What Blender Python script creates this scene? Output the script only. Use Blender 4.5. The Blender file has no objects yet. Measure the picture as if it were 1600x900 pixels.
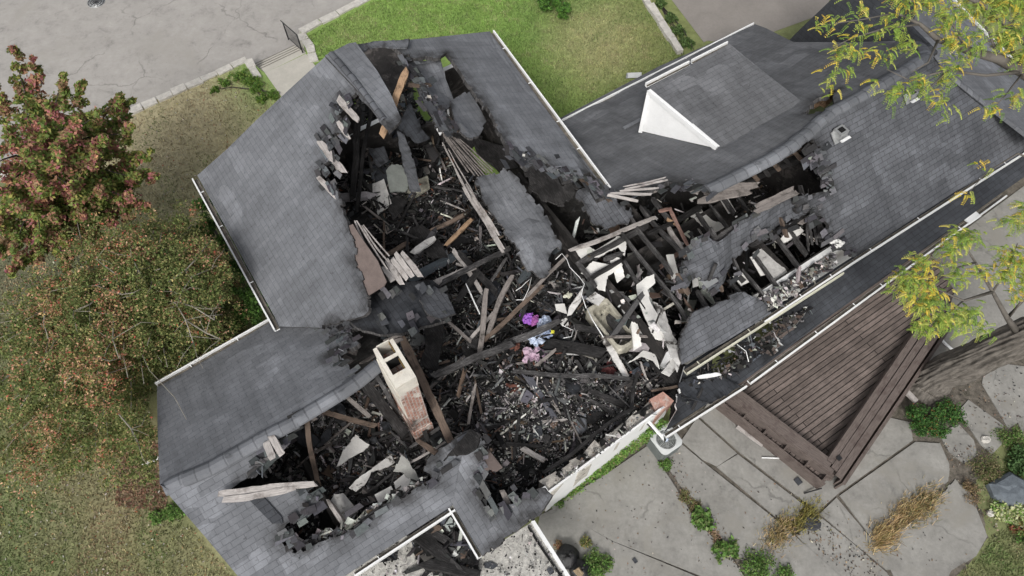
import bpy, math, random
import numpy as np
from mathutils import Vector, noise
from mathutils.geometry import delaunay_2d_cdt
random.seed(7); rng = np.random.default_rng(7)
S = bpy.context.scene; COL = S.collection
# ------------------------------------------------------------------ camera, world, sun, exposure
CAMH = 21.5; FPX = 1100.0; TILT = math.radians(29)
cam = bpy.data.objects.new('camera', bpy.data.cameras.new('camera')); COL.objects.link(cam)
cam.location = (0, 0, CAMH); cam.rotation_euler = (TILT, 0, 0)
cam.data.sensor_width = 36; cam.data.lens = 36*FPX/1600; cam.data.clip_end = 2000; cam.data.clip_start = .1
S.camera = cam
W = bpy.data.worlds.new('World'); S.world = W; W.use_nodes = True
nt = W.node_tree; bg = nt.nodes['Background']
sky = nt.nodes.new('ShaderNodeTexSky'); sky.sky_type = 'NISHITA'; sky.sun_disc = False
SUN_EL = math.radians(46); SUN_AZ = math.radians(192)
sky.sun_elevation = SUN_EL; sky.sun_rotation = SUN_AZ; sky.air_density = 1.0; sky.dust_density = 6; sky.ozone_density = 1
hs = nt.nodes.new('ShaderNodeHueSaturation'); hs.inputs['Saturation'].default_value = .28
nt.links.new(sky.outputs[0], hs.inputs['Color']); nt.links.new(hs.outputs[0], bg.inputs[0]); bg.inputs[1].default_value = .12
sun = bpy.data.objects.new('sun', bpy.data.lights.new('sun', 'SUN')); COL.objects.link(sun)
sun.data.energy = 1.5; sun.data.angle = math.radians(12); sun.data.color = (1, .97, .93)
sdir = Vector((math.sin(SUN_AZ)*math.cos(SUN_EL), math.cos(SUN_AZ)*math.cos(SUN_EL), math.sin(SUN_EL)))
sun.rotation_euler = sdir.to_track_quat('Z', 'Y').to_euler()
S.view_settings.view_transform = 'Standard'; S.view_settings.look = 'None'; S.view_settings.gamma = 1
S.view_settings.exposure = 0.12; S.view_settings.use_curve_mapping = False
S.render.engine = 'CYCLES'
# ------------------------------------------------------------------ geometry of the survey: photo pixel + real height -> point in the place
ct, st = math.cos(TILT), math.sin(TILT)
def ray(x, y):
    a = (x-800)/FPX; b = -(y-450)/FPX
    return np.array([a, b*ct+st, b*st-ct])
def U(x, y, z=0.0):
    d = ray(x, y); return np.array([0, 0, CAMH]) + d*((z-CAMH)/d[2])
ANG = math.radians(-56.8)
u_ = np.array([math.cos(ANG), math.sin(ANG), 0]); n_ = np.array([-u_[1], u_[0], 0]); Z_ = np.array([0, 0, 1.])
def L(n, u, z=0.0): return n_*n + u_*u + Z_*z
class Plane:
    def __init__(s, A, B, C):
        A, B, C = [U(*p) if len(p) == 3 and not isinstance(p, np.ndarray) else p for p in (A, B, C)]
        s.o = A; s.a = (B-A)/np.linalg.norm(B-A); N = np.cross(B-A, C-A); N /= np.linalg.norm(N)
        if N[2] < 0: N = -N
        s.n = N; s.b = np.cross(N, s.a)
    def at(s, x, y, up=0):
        d = ray(x, y); o = np.array([0, 0, CAMH]); q = s.o+s.n*up
        return o+d*(((q-o)@s.n)/(d@s.n))
    def uv(s, P): v = P-s.o; return (float(v@s.a), float(v@s.b))
    def xyz(s, a, b): return s.o+s.a*a+s.b*b
def flat(z): return Plane(L(0, 0, z), L(0, 1, z), L(1, 0, z))
MW = Plane((308,275,3.6),(437,510,3.6),(545,68,6.7)); ME = Plane((765,50,4.8),(950,300,4.8),(545,68,6.7))
LN = Plane((245,605,3.0),(430,500,3.0),(400,688,4.5)); LS = Plane((550,893,3.0),(707,790,3.0),(400,688,4.5))
CG = Plane(U(707,790,3),U(754,868,3),U(707,790,3)+2*n_+.82*Z_)
RN = Plane((885,192,2.8),(1180,38,2.8),(1300,172,5.8)); RS = Plane((1333,402,3.),(1493,300,3.),(1300,172,5.8))
RX = Plane(U(1232,62,2.8),U(1232,62,2.8)+u_,U(1445,60,5.8)); RE = Plane(U(1510,25,3.),U(1590,105,3.),RS.at(1530,152))
_p = U(1037,677,2.4); PO = Plane(_p, U(1567,300,2.4), _p-u_*1+Z_*.2)
# ------------------------------------------------------------------ materials
MATS = {}
SHC = {'shingle_dark': (.12, .42), 'shingle_black': (.1, .55)}
def mat(name, col=(.5,.5,.5), rough=.85, vary=.25, scale=3.0, bump=.2, metal=0, attr=False, kind=None, spec=.3, col2=None, trans=0):
    if name in MATS: return MATS[name]
    m = bpy.data.materials.new(name); m.use_nodes = True; t = m.node_tree; N = t.nodes; K = t.links
    b = N['Principled BSDF']; b.inputs['Roughness'].default_value = rough; b.inputs['Metallic'].default_value = metal
    b.inputs['Specular IOR Level'].default_value = spec
    def node(ty, **kw):
        x = N.new(ty)
        for k, v in kw.items(): setattr(x, k, v)
        return x
    def ramp(fac, stops):
        r = node('ShaderNodeValToRGB'); K.new(fac, r.inputs[0]); e = r.color_ramp.elements
        while len(e) > 1: e.remove(e[0])
        e[0].position = stops[0][0]; e[0].color = (*stops[0][1], 1)
        for p, c in stops[1:]:
            q = e.new(p); q.color = (*c, 1)
        return r.outputs[0]
    def noi(vec, sc, det=5, ro=.6, dist=0):
        x = node('ShaderNodeTexNoise'); x.inputs['Scale'].default_value = sc; x.inputs['Detail'].default_value = det
        x.inputs['Roughness'].default_value = ro; x.inputs['Distortion'].default_value = dist
        if vec is not None: K.new(vec, x.inputs['Vector'])
        return x.outputs['Fac']
    def mix(f, a, c, mode='MIX'):
        x = node('ShaderNodeMix', data_type='RGBA', blend_type=mode)
        for i, v in ((0, f), (6, a), (7, c)):
            if hasattr(v, 'links'): K.new(v, x.inputs[i])
            elif i == 0: x.inputs[0].default_value = v
            else: x.inputs[i].default_value = (*v, 1)
        return x.outputs[2]
    def bumpn(h, s, d=.02):
        x = node('ShaderNodeBump'); x.inputs['Strength'].default_value = s; x.inputs['Distance'].default_value = d
        K.new(h, x.inputs['Height']); K.new(x.outputs[0], b.inputs['Normal'])
    geo = node('ShaderNodeNewGeometry').outputs['Position']; uv = node('ShaderNodeUVMap').outputs[0]
    def mapped(vec, sc, loc=None):
        x = node('ShaderNodeMapping'); x.inputs['Scale'].default_value = sc; K.new(vec, x.inputs['Vector'])
        return x.outputs[0]
    g = lambda v: (v, v, v)
    c = np.array(col)
    if kind == 'shingle':
        br = node('ShaderNodeTexBrick'); K.new(uv, br.inputs['Vector']); br.inputs['Scale'].default_value = 1
        br.inputs['Brick Width'].default_value = .34; br.inputs['Row Height'].default_value = .155
        br.inputs['Mortar Size'].default_value = .007; br.inputs['Mortar Smooth'].default_value = .3; br.inputs['Bias'].default_value = -.1
        cv, mo = SHC.get(name, (.07, .72))
        br.inputs['Color1'].default_value = (*(c*(1-cv)), 1); br.inputs['Color2'].default_value = (*(c*(1+cv)), 1)
        br.inputs['Mortar'].default_value = (*(c*mo), 1)
        # bleached runs of shingles laid as whole blocks
        vor = node('ShaderNodeTexVoronoi', feature='F1', distance='CHEBYCHEV'); K.new(mapped(uv, (1.1, 2.1, 1)), vor.inputs['Vector']); vor.inputs['Scale'].default_value = 1
        rn = ramp(noi(mapped(geo, (1, 1, 1)), .33, 3), [(.42, g(0)), (.62, g(1))])
        sep = node('ShaderNodeSeparateColor'); K.new(vor.outputs['Color'], sep.inputs[0])
        blk = ramp(sep.outputs[0], [(.35, g(0)), (.75, g(1))])
        light = mix(1.0, rn, blk, 'MULTIPLY')
        wide = ramp(noi(geo, .5, 6, .65), [(.3, g(.82)), (.7, g(1.16))])
        fine = ramp(noi(geo, 38, 3, .7), [(.25, g(.86)), (.75, g(1.12))])
        streak = ramp(noi(mapped(uv, (2.2, .25, 1)), 1.6, 4), [(.35, g(.9)), (.65, g(1.12))])
        o = mix(1, br.outputs['Color'], wide, 'MULTIPLY'); o = mix(1, o, fine, 'MULTIPLY'); o = mix(1, o, streak, 'MULTIPLY')
        lt = mix(1, o, g(1.42), 'MULTIPLY'); o = mix(light, o, lt)
        at = node('ShaderNodeAttribute', attribute_name='soot'); so = ramp(mix(1, at.outputs['Fac'], ramp(noi(geo, 1.9, 6, .7, .4), [(.3, g(.25)), (.62, g(1.5))]), 'MULTIPLY'), [(.12, g(0)), (.8, g(1))])
        o = mix(so, o, mix(1, o, (.3,.29,.28), 'MULTIPLY'))
        curl = ramp(noi(mapped(uv, (3, 6.5, 1)), 1.3, 2), [(.66, g(1)), (.7, g(.62)), (.74, g(1.05))]); o = mix(1, o, curl, 'MULTIPLY')
        K.new(o, b.inputs['Base Color']); bumpn(br.outputs['Fac'], .6, -.015)
        return MATS.setdefault(name, m)
    if kind == 'char':
        nz = noi(mapped(uv, (1.2, 14, 1)), 3.2, 8, .75, .4); n2 = noi(geo, 2.2, 3)
        vo = node('ShaderNodeTexVoronoi', feature='DISTANCE_TO_EDGE'); K.new(mapped(uv, (14, 26, 1)), vo.inputs['Vector']); vo.inputs['Scale'].default_value = 1
        o = ramp(nz, [(.3, tuple(c*.35)), (.5, tuple(c)), (.6, tuple(c*2.2)), (.74, tuple(np.array(col2 if col2 else c*5)))])
        dk = ramp(n2, [(.4, g(.55)), (.65, g(1.3))]); o = mix(1, o, dk, 'MULTIPLY')
        K.new(o, b.inputs['Base Color']); bumpn(vo.outputs['Distance'], .6, .02)
        return MATS.setdefault(name, m)
    if kind == 'wood':
        nz = noi(mapped(uv, (1.3, 22, 1)), 2.4, 8, .72, .3); n2 = noi(geo, 3.1, 5, .7)
        o = ramp(nz, [(.28, tuple(c*.25)), (.45, tuple(c*.8)), (.62, tuple(c*1.15)), (.8, tuple(np.minimum(c*1.5, .85)))])
        o = mix(ramp(n2, [(.5, g(0)), (.68, g(.85))]), o, col2 if col2 else tuple(c*.2))
        K.new(o, b.inputs['Base Color']); bumpn(nz, .5, .015)
        return MATS.setdefault(name, m)
    if kind == 'deck':
        br = node('ShaderNodeTexBrick'); K.new(uv, br.inputs['Vector']); br.inputs['Scale'].default_value = 1
        br.inputs['Brick Width'].default_value = 7.3; br.inputs['Row Height'].default_value = .16; br.inputs['Mortar Size'].default_value = .016; br.inputs['Mortar Smooth'].default_value = .2
        br.inputs['Color1'].default_value = (*(c*.8), 1); br.inputs['Color2'].default_value = (*(c*1.2), 1); br.inputs['Mortar'].default_value = (*(c*.16), 1)
        nz = ramp(noi(mapped(uv, (1, 12, 1)), 2.5, 7, .7), [(.3, g(.5)), (.7, g(1.45))])
        n2 = ramp(noi(geo, 1.3, 6, .75), [(.45, g(1)), (.75, g(1.7))])
        o = mix(1, br.outputs['Color'], nz, 'MULTIPLY'); o = mix(1, o, n2, 'MULTIPLY')
        K.new(o, b.inputs['Base Color']); bumpn(br.outputs['Fac'], .5, -.02)
        return MATS.setdefault(name, m)
    if kind == 'plaster':   # white board scorched in patches
        n1 = noi(geo, 1.7, 7, .72, .6); n2 = noi(geo, 9, 5, .7)
        o = ramp(n1, [(.34, (.02,.02,.02)), (.40, (.13,.12,.11)), (.45, tuple(c*.8)), (.6, tuple(c))])
        o = mix(1, o, ramp(n2, [(.3, g(.8)), (.6, g(1.05))]), 'MULTIPLY')
        K.new(o, b.inputs['Base Color']); bumpn(n2, .3, .01)
        return MATS.setdefault(name, m)
    if kind == 'brick':
        br = node('ShaderNodeTexBrick'); K.new(uv, br.inputs['Vector']); br.inputs['Scale'].default_value = 1
        br.inputs['Brick Width'].default_value = .21; br.inputs['Row Height'].default_value = .085; br.inputs['Mortar Size'].default_value = .011
        br.inputs['Color1'].default_value = (*(c*.8), 1); br.inputs['Color2'].default_value = (*(c*1.2), 1); br.inputs['Mortar'].default_value = (.42,.38,.35,1)
        o = mix(ramp(noi(geo, 3.3, 6, .7), [(.5, g(0)), (.6, g(1))]), br.outputs['Color'], (.62,.58,.53))
        o = mix(ramp(noi(geo, 1.9, 5, .7), [(.5, g(0)), (.62, g(.9))]), o, (.05,.04,.035))
        K.new(o, b.inputs['Base Color']); bumpn(br.outputs['Fac'], .6, -.02)
        return MATS.setdefault(name, m)
    # plain: colour (or vertex colour) broken up by two octaves of noise
    if attr:
        a = node('ShaderNodeAttribute', attribute_name='col'); base = a.outputs['Color']
    else: base = mix(0, tuple(c), tuple(c))
    n1 = ramp(noi(geo, scale, 7, .7, .3), [(.28, g(1-vary)), (.72, g(1+vary))])
    n2 = ramp(noi(geo, scale*11, 4, .7), [(.28, g(1-vary*.6)), (.72, g(1+vary*.5))])
    o = mix(1, base, n1, 'MULTIPLY'); o = mix(1, o, n2, 'MULTIPLY')
    if kind == 'cracked':
        wv = node('ShaderNodeVectorMath', operation='ADD'); nn = node('ShaderNodeTexNoise'); nn.inputs['Scale'].default_value = 1.1; nn.inputs['Detail'].default_value = 5; K.new(geo, wv.inputs[0]); K.new(nn.outputs['Color'], wv.inputs[1]); K.new(geo, nn.inputs['Vector'])
        vo = node('ShaderNodeTexVoronoi', feature='DISTANCE_TO_EDGE'); K.new(wv.outputs[0], vo.inputs['Vector']); vo.inputs['Scale'].default_value = .3
        ck = ramp(vo.outputs['Distance'], [(.0, g(.62)), (.006, g(.78)), (.012, g(1))]); msk = ramp(noi(geo, .45, 3), [(.46, g(1)), (.56, g(0))]); ck = mix(msk, ck, g(1))
        st_ = ramp(noi(geo, 1.35, 7, .75, .3), [(.28, g(.5)), (.37, g(.82)), (.47, g(.97)), (.6, g(1.03)), (.72, g(1.16))]); sp = ramp(noi(geo, 13, 3, .6), [(.24, g(.5)), (.31, g(1))])
        o = mix(1, o, ck, 'MULTIPLY'); o = mix(1, o, st_, 'MULTIPLY'); o = mix(1, o, sp, 'MULTIPLY')
    if col2: o = mix(ramp(noi(geo, scale*.6, 6, .7, .5), [(.52, g(0)), (.66, g(1))]), o, col2)
    K.new(o, b.inputs['Base Color'])
    if bump: bumpn(noi(geo, scale*9, 5, .7), bump)
    if trans:
        tr = node('ShaderNodeBsdfTranslucent'); K.new(o, tr.inputs[0]); ms = node('ShaderNodeMixShader'); ms.inputs[0].default_value = trans
        K.new(b.outputs[0], ms.inputs[1]); K.new(tr.outputs[0], ms.inputs[2]); K.new(ms.outputs[0], N['Material Output'].inputs[0])
    return MATS.setdefault(name, m)
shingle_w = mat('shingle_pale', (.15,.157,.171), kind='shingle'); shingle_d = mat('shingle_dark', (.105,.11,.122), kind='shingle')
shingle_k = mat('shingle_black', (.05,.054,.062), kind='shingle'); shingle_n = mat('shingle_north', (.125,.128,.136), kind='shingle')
char = mat('charred_timber', (.022,.021,.021), .8, kind='char', col2=(.16,.16,.16)); charg = mat('ashen_timber', (.06,.058,.058), .85, kind='char', col2=(.3,.3,.3))
woodb = mat('scorched_brown_timber', (.16,.12,.095), kind='wood', col2=(.02,.017,.015)); woodt = mat('tan_timber', (.36,.24,.15), kind='wood', col2=(.04,.028,.02))
woodw = mat('bleached_board', (.46,.43,.41), kind='wood', col2=(.14,.12,.11)); woodg = mat('grey_board', (.25,.225,.21), kind='wood', col2=(.04,.035,.03))
white = mat('white_paint', (.80,.81,.81), .6, .06, 2, .05); cream = mat('cream_gutter', (.62,.61,.5), .6, .12, 3, .05)
plaster = mat('scorched_plaster', (.66,.65,.63), kind='plaster'); plasterc = mat('clean_plaster', (.74,.73,.7), .9, .14, 2.5, .15)
sooty = mat('sooty_wall', (.03,.028,.027), .95, .4, 3, .4, col2=(.1,.09,.085)); black = mat('soot_shade_black', (.012,.012,.012), .95, .3, 3, .3)
concrete = mat('patio_concrete', (.27,.264,.246), .9, .2, .9, .15, col2=(.25,.24,.215), kind='cracked'); stone = mat('pale_stone', (.52,.5,.46), .9, .25, 5, .5)
asphalt = mat('old_asphalt', (.35,.335,.315), .92, .09, .45, .2, col2=(.32,.305,.28), kind='cracked'); brownasph = mat('brown_asphalt', (.255,.235,.215), .92, .12, 1, .2)
soil = mat('soil_gravel', (.135,.12,.1), .95, .55, 4, .8, col2=(.07,.065,.05)); deckm = mat('deck_boards', (.135,.11,.099), .8, kind='deck')
deckd = mat('deck_trim', (.15,.123,.111), kind='wood', col2=(.075,.055,.05)); gravel = mat('roof_gravel', (.46,.45,.42), .95, .5, 9, .6)
metal = mat('grey_metal', (.42,.43,.43), .45, .15, 4, .1, metal=.5); iron = mat('black_iron', (.02,.02,.022), .5, .1, 4, .1)
plast = mat('black_plastic', (.012,.012,.014), .28, .1, 6, .8, spec=.6); copper = mat('scorched_copper', (.3,.19,.16), .6, .35, 8, .3)
brickm = mat('brickwork', (.4,.21,.16), kind='brick'); bark = mat('tree_bark', (.17,.15,.13), .95, .45, 7, 1.0, col2=(.09,.08,.07))
twig = mat('pale_twig', (.27,.25,.21), .9, .3, 6, .3); darktwig = mat('dark_twig', (.06,.05,.045), .9, .3, 6, .3)
vcol = mat('mixed_debris', attr=True, rough=.9, vary=.3, scale=14, bump=.3); leafm = mat('leaves', attr=True, rough=.7, vary=.15, scale=3, bump=0, trans=.25)
lawnm = mat('lawn_turf', attr=True, rough=.95, vary=.32, scale=2.4, bump=.5)
felt = mat('torn_underlay', (.15,.12,.11), .95, .2, 4, .2)
# ------------------------------------------------------------------ mesh helpers
def link(o, parent=None, label=None, cat=None, group=None, kind=None):
    COL.objects.link(o)
    if parent is not None: o.parent = parent
    if label: o['label'] = label
    if cat: o['category'] = cat
    if group: o['group'] = group
    if kind: o['kind'] = kind
    return o
def empty(name, loc=(0,0,0), label=None, cat=None, group=None):
    o = bpy.data.objects.new(name, None); o.empty_display_size = .2; link(o, None, label, cat, group); o.location = loc; return o
def rel(P, parent):
    if parent is None: return P
    l = parent
    t = np.zeros(3)
    while l is not None: t += np.array(l.location); l = l.parent
    return np.asarray(P)-t
def mesh(name, V, F, m, parent=None, uv=None, col=None, smooth=False, mi=None, **kw):
    """V in world coordinates; F list of index tuples; uv per loop; col per face"""
    V = np.asarray(V, float).reshape(-1, 3); own = parent is None
    if own: org = np.array([V[:,0].mean(), V[:,1].mean(), V[:,2].min()])
    else: org = V.mean(0)
    off = rel(org, parent) if parent is not None else org
    me = bpy.data.meshes.new(name); me.from_pydata([tuple(v) for v in V-org], [], [tuple(map(int, f)) for f in F])
    ms = m if isinstance(m, (list, tuple)) else [m]
    for q in ms: me.materials.append(q)
    if mi is not None: me.polygons.foreach_set('material_index', mi)
    if uv is not None:
        l = me.uv_layers.new(name='UVMap'); l.data.foreach_set('uv', np.asarray(uv, np.float32).ravel())
    if col is not None:
        cnt = [len(f) for f in F]; c4 = np.c_[np.asarray(col), np.ones(len(col))]; a = me.color_attributes.new('col', 'FLOAT_COLOR', 'CORNER')
        a.data.foreach_set('color', np.repeat(c4, cnt, axis=0).astype(np.float32).ravel())
    if smooth: me.polygons.foreach_set('use_smooth', [True]*len(me.polygons))
    me.update(); o = bpy.data.objects.new(name, me); o.location = tuple(off); link(o, parent, **kw); return o
def fastquads(name, Q, cols, m, parent=None, **kw):
    """Q: (N,4,3) array of quads, cols (N,3)"""
    N = len(Q); org = Q.reshape(-1,3).mean(0)
    if parent is None: org[2] = Q[...,2].min()
    off = rel(org, parent) if parent is not None else org
    me = bpy.data.meshes.new(name); me.vertices.add(N*4); me.vertices.foreach_set('co', (Q.reshape(-1,3)-org).astype(np.float32).ravel())
    me.loops.add(N*4); me.loops.foreach_set('vertex_index', np.arange(N*4, dtype=np.int32)); me.polygons.add(N)
    me.polygons.foreach_set('loop_start', np.arange(0, N*4, 4, dtype=np.int32))
    me.update(calc_edges=True); me.materials.append(m)
    a = me.color_attributes.new('col', 'FLOAT_COLOR', 'CORNER'); c4 = np.c_[cols, np.ones(N)]
    a.data.foreach_set('color', np.repeat(c4, 4, axis=0).astype(np.float32).ravel())
    o = bpy.data.objects.new(name, me); o.location = tuple(off); link(o, parent, **kw); return o
def inside(P, poly):
    x, y = P; c = False; j = len(poly)-1
    for i in range(len(poly)):
        a, b = poly[i], poly[j]
        if (a[1] > y) != (b[1] > y) and x < (b[0]-a[0])*(y-a[1])/(b[1]-a[1])+a[0]: c = not c
        j = i
    return c
def ragged(poly, step=5.0, amp=3.0):
    """poly of (x,y) or (x,y,'r'): 'r' = the edge that starts here is torn. Torn edges step like broken shingle tabs"""
    out = []
    for i, p in enumerate(poly):
        q = poly[(i+1) % len(poly)]; out.append((p[0], p[1]))
        if len(p) > 2:
            d = math.hypot(q[0]-p[0], q[1]-p[1]); k = int(d/step)
            if k < 2: continue
            nx, ny = -(q[1]-p[1])/d, (q[0]-p[0])/d; lv = random.uniform(-amp, amp)
            for j in range(1, k):
                t = (j+random.uniform(-.25, .25))/k
                if random.random() < .55:
                    out.append((p[0]+(q[0]-p[0])*t+nx*lv, p[1]+(q[1]-p[1])*t+ny*lv)); lv = random.uniform(-amp, amp); t += .02
                out.append((p[0]+(q[0]-p[0])*t+nx*lv, p[1]+(q[1]-p[1])*t+ny*lv))
    return out
def sheet(name, poly, pl, m, parent=None, thick=.12, up=0, holes=(), warp=.03, grid=.32, amp=3.0, wfn=None, edge=None, pxy=True, uvs=1.0, **kw):
    """a slab cut to an outline on a plane, gently warped, with real thickness"""
    def conv(pg): return [pl.uv(pl.at(x, y, up)) for x, y in ragged(pg, amp=amp)] if pxy else [tuple(p[:2]) for p in pg]
    outs = [conv(poly)]+[conv(h) for h in holes]
    V = []; E = []
    for pg in outs:
        s = len(V); V += pg; E += [(s+i, s+(i+1) % len(pg)) for i in range(len(pg))]
    A = np.array(V); lo = A.min(0); hi = A.max(0)
    if grid:
        for a in np.arange(lo[0]+grid*.3, hi[0], grid):
            for b in np.arange(lo[1]+grid*.3, hi[1], grid):
                p = (a+random.uniform(-.1,.1)*grid, b+random.uniform(-.1,.1)*grid)
                if inside(p, outs[0]) and not any(inside(p, h) for h in outs[1:]): V.append(p)
    r = delaunay_2d_cdt([Vector(v) for v in V], E, [], 0, 1e-5); vs, fs = r[0], r[2]
    F = []
    for f in fs:
        c = (sum(vs[i][0] for i in f)/len(f), sum(vs[i][1] for i in f)/len(f))
        if inside(c, outs[0]) and not any(inside(c, h) for h in outs[1:]):
            a = vs[f[1]]-vs[f[0]]; b = vs[f[2]]-vs[f[0]]
            F.append(tuple(f) if a.x*b.y-a.y*b.x > 0 else tuple(reversed(f)))
    n = len(vs); top = []; bot = []
    for v in vs:
        P = pl.xyz(v[0], v[1])+pl.n*up
        if warp: P = P+pl.n*warp*noise.noise(Vector(P*.9))*1.6+pl.n*warp*.5*noise.noise(Vector(P*3.1))
        if wfn: P = P+pl.n*wfn(P)
        top.append(P); bot.append(P-pl.n*thick)
    cnt = {}
    for f in F:
        for i in range(len(f)):
            e = (f[i], f[(i+1) % len(f)]); cnt[e] = 1
    FF = list(F)+[tuple(n+i for i in reversed(f)) for f in F]; MI = [0]*len(F)+[1]*len(F)
    for (a, b) in cnt:
        if (b, a) not in cnt: FF.append((b, a, n+a, n+b)); MI.append(1)
    tp = []
    if pxy:
        for pg in (poly,)+tuple(holes):
            for i, p in enumerate(pg):
                if len(p) > 2:
                    q = pg[(i+1) % len(pg)]; k = max(1, int(math.hypot(q[0]-p[0], q[1]-p[1])/8))
                    tp += [pl.uv(pl.at(p[0]+(q[0]-p[0])*j/k, p[1]+(q[1]-p[1])*j/k, up)) for j in range(k)]
    VV = np.array(top+bot); uvl = []
    for f in FF:
        for i in f: uvl.append((vs[i % n][0]*uvs, vs[i % n][1]*uvs))
    ob = mesh(name, VV, FF, [m, edge or m], parent, uv=uvl, mi=MI, **kw)
    if tp:
        A2 = np.array([(v[0], v[1]) for v in vs]); T2 = np.array(tp); dd = np.sqrt(((A2[:,None]-T2[None])**2).sum(2)).min(1); w = .75*np.exp(-(dd/(.32 if thick > .09 else .09))**1.1)
        a = ob.data.attributes.new('soot', 'FLOAT', 'POINT'); a.data.foreach_set('value', np.r_[w, w].astype(np.float32))
    return ob
def boxgeo(o, ax, ay, az):
    """box from corner-centre: o = centre of the base, ax, ay full side vectors, az up vector"""
    v = [o+ax*i+ay*j+az*k for k in (0,1) for (i,j) in ((-.5,-.5),(.5,-.5),(.5,.5),(-.5,.5))]
    return v, [(3,2,1,0),(4,5,6,7),(0,1,5,4),(1,2,6,5),(2,3,7,6),(3,0,4,7)]
BUV = None
def boxuv(V, F):
    out = []
    for f in F:
        P = [V[i] for i in f]; a = P[1]-P[0]; b = P[-1]-P[0]; la = np.linalg.norm(a); lb = np.linalg.norm(b); s = abs(P[0].sum())
        if la >= lb: out += [(s, 0), (s+la, 0), (s+la, lb), (s, lb)]
        else: out += [(s, 0), (s, la), (s+lb, la), (s+lb, 0)]
    return out
def box(name, o, ax, ay, az, m, parent=None, **kw):
    V, F = boxgeo(np.asarray(o, float), np.asarray(ax, float), np.asarray(ay, float), np.asarray(az, float)); return mesh(name, V, F, m, parent, uv=boxuv(V, F), **kw)
def boxes(name, L_, m, parent=None, **kw):
    V = []; F = []; uvl = []
    for b in L_:
        v, f = boxgeo(*[np.asarray(q, float) for q in b]); uvl += boxuv(v, f); F += [tuple(i+len(V) for i in q) for q in f]; V += v
    return mesh(name, V, F, m, parent, uv=uvl, **kw)
def beam(name, A, B, w, h, m, parent=None, rough=.12, broken=True, **kw):
    """irregular timber from A to B (centre line), burnt thinner in places, ends splintered"""
    A = np.asarray(A, float); B = np.asarray(B, float); d = B-A; ln = np.linalg.norm(d); d /= ln
    s = np.cross(d, Z_); s /= np.linalg.norm(s)+1e-9; t = np.cross(s, d); k = max(5, int(ln/.2)); V = []; F = []; uvl = []
    roll = random.uniform(-.25, .25)*(rough > .05); s, t = s*math.cos(roll)+t*math.sin(roll), t*math.cos(roll)-s*math.sin(roll)
    sd = random.random()*50; us = random.random()*9
    for i in range(k+1):
        f = i/k; P = A+d*ln*f+(s*noise.noise(Vector((f*ln*.6, sd, 0)))*.05*min(ln, 2)+t*noise.noise(Vector((f*ln*.6, sd+9, 0)))*.03)*(rough > .05)
        e = 1.0
        if broken and (i == 0 or i == k): e = random.uniform(.6, 1)
        for (a, b) in ((-1,-1),(1,-1),(1,1),(-1,1)):
            ww = w*.5*e*(1+random.uniform(-rough, rough)); hh = h*.5*e*(1+random.uniform(-rough, rough))
            q = P+s*a*ww+t*b*hh
            if broken and (i == 0 or i == k): q = q+d*random.uniform(-1, 1)*min(w*.6, ln*.08)
            V.append(q)
    wd = (w, h, w, h)
    for i in range(k):
        for j in range(4):
            a = i*4+j; b = i*4+(j+1) % 4; F.append((a, b, b+4, a+4))
            x0 = us+i*ln/k; x1 = us+(i+1)*ln/k; y0 = sum(wd[:j]); y1 = y0+wd[j]; uvl += [(x0, y0), (x0, y1), (x1, y1), (x1, y0)]
    F += [(3,2,1,0), (4*k, 4*k+1, 4*k+2, 4*k+3)]; uvl += [(us, 0), (us+w, 0), (us+w, h), (us, h)]*2
    return mesh(name, V, F, m, parent, uv=uvl, **kw)
def tubegeo(pts, rad, seg=8, cap=True):
    pts = [np.asarray(p, float) for p in pts]; V = []; F = []; n = len(pts)
    if not hasattr(rad, '__len__'): rad = [rad]*n
    for i, p in enumerate(pts):
        d = pts[min(i+1, n-1)]-pts[max(i-1, 0)]; d = d/(np.linalg.norm(d)+1e-9)
        a = np.cross(d, (0, 0, 1.)) if abs(d[2]) < .9 else np.cross(d, (1., 0, 0)); a /= np.linalg.norm(a); b = np.cross(d, a)
        for k in range(seg): q = 2*math.pi*k/seg; V.append(p+(a*math.cos(q)+b*math.sin(q))*rad[i])
    for i in range(n-1):
        for k in range(seg): F.append((i*seg+k, i*seg+(k+1) % seg, (i+1)*seg+(k+1) % seg, (i+1)*seg+k))
    if cap: F += [tuple(range(seg-1, -1, -1)), tuple((n-1)*seg+k for k in range(seg))]
    return V, F
def tube(name, pts, rad, m, parent=None, seg=8, **kw):
    V, F = tubegeo(pts, rad, seg); return mesh(name, V, F, m, parent, smooth=True, **kw)
def tubes(name, lst, m, parent=None, seg=5, **kw):
    V = []; F = []
    for pts, rad in lst:
        v, f = tubegeo(pts, rad, seg); F += [tuple(i+len(V) for i in q) for q in f]; V += v
    return mesh(name, V, F, m, parent, smooth=True, **kw)
def gutter(A, B, parent, m=None, w=.13, out=None, name='gutter', **kw):
    """open channel with an outer lip and hangers, dirt lying inside"""
    m = m or white
    A = np.asarray(A, float); B = np.asarray(B, float); d = (B-A)/np.linalg.norm(B-A); s = np.asarray(out, float); s = s-d*(s@d); s /= np.linalg.norm(s); c = (A+B)/2; ln = np.linalg.norm(B-A)
    bx = [(c+s*(w+.03)-Z_*.11, d*ln, s*.045, Z_*.13), (c+s*(w*.5+.02)-Z_*.125, d*ln, s*w, Z_*.02)]
    for k in range(int(ln/1.7)): bx.append((A+d*(1.7*k+random.uniform(.4,1.2))+s*(w*.5+.02)-Z_*.03, d*.025, s*(w-.02), Z_*.02))
    g = boxes(name, bx, m, parent, **kw)
    box('gutter_dirt', c+s*(w*.5+.02)-Z_*.105, d*(ln-.04), s*(w-.02), Z_*.035, soil, g)
    return g
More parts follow.
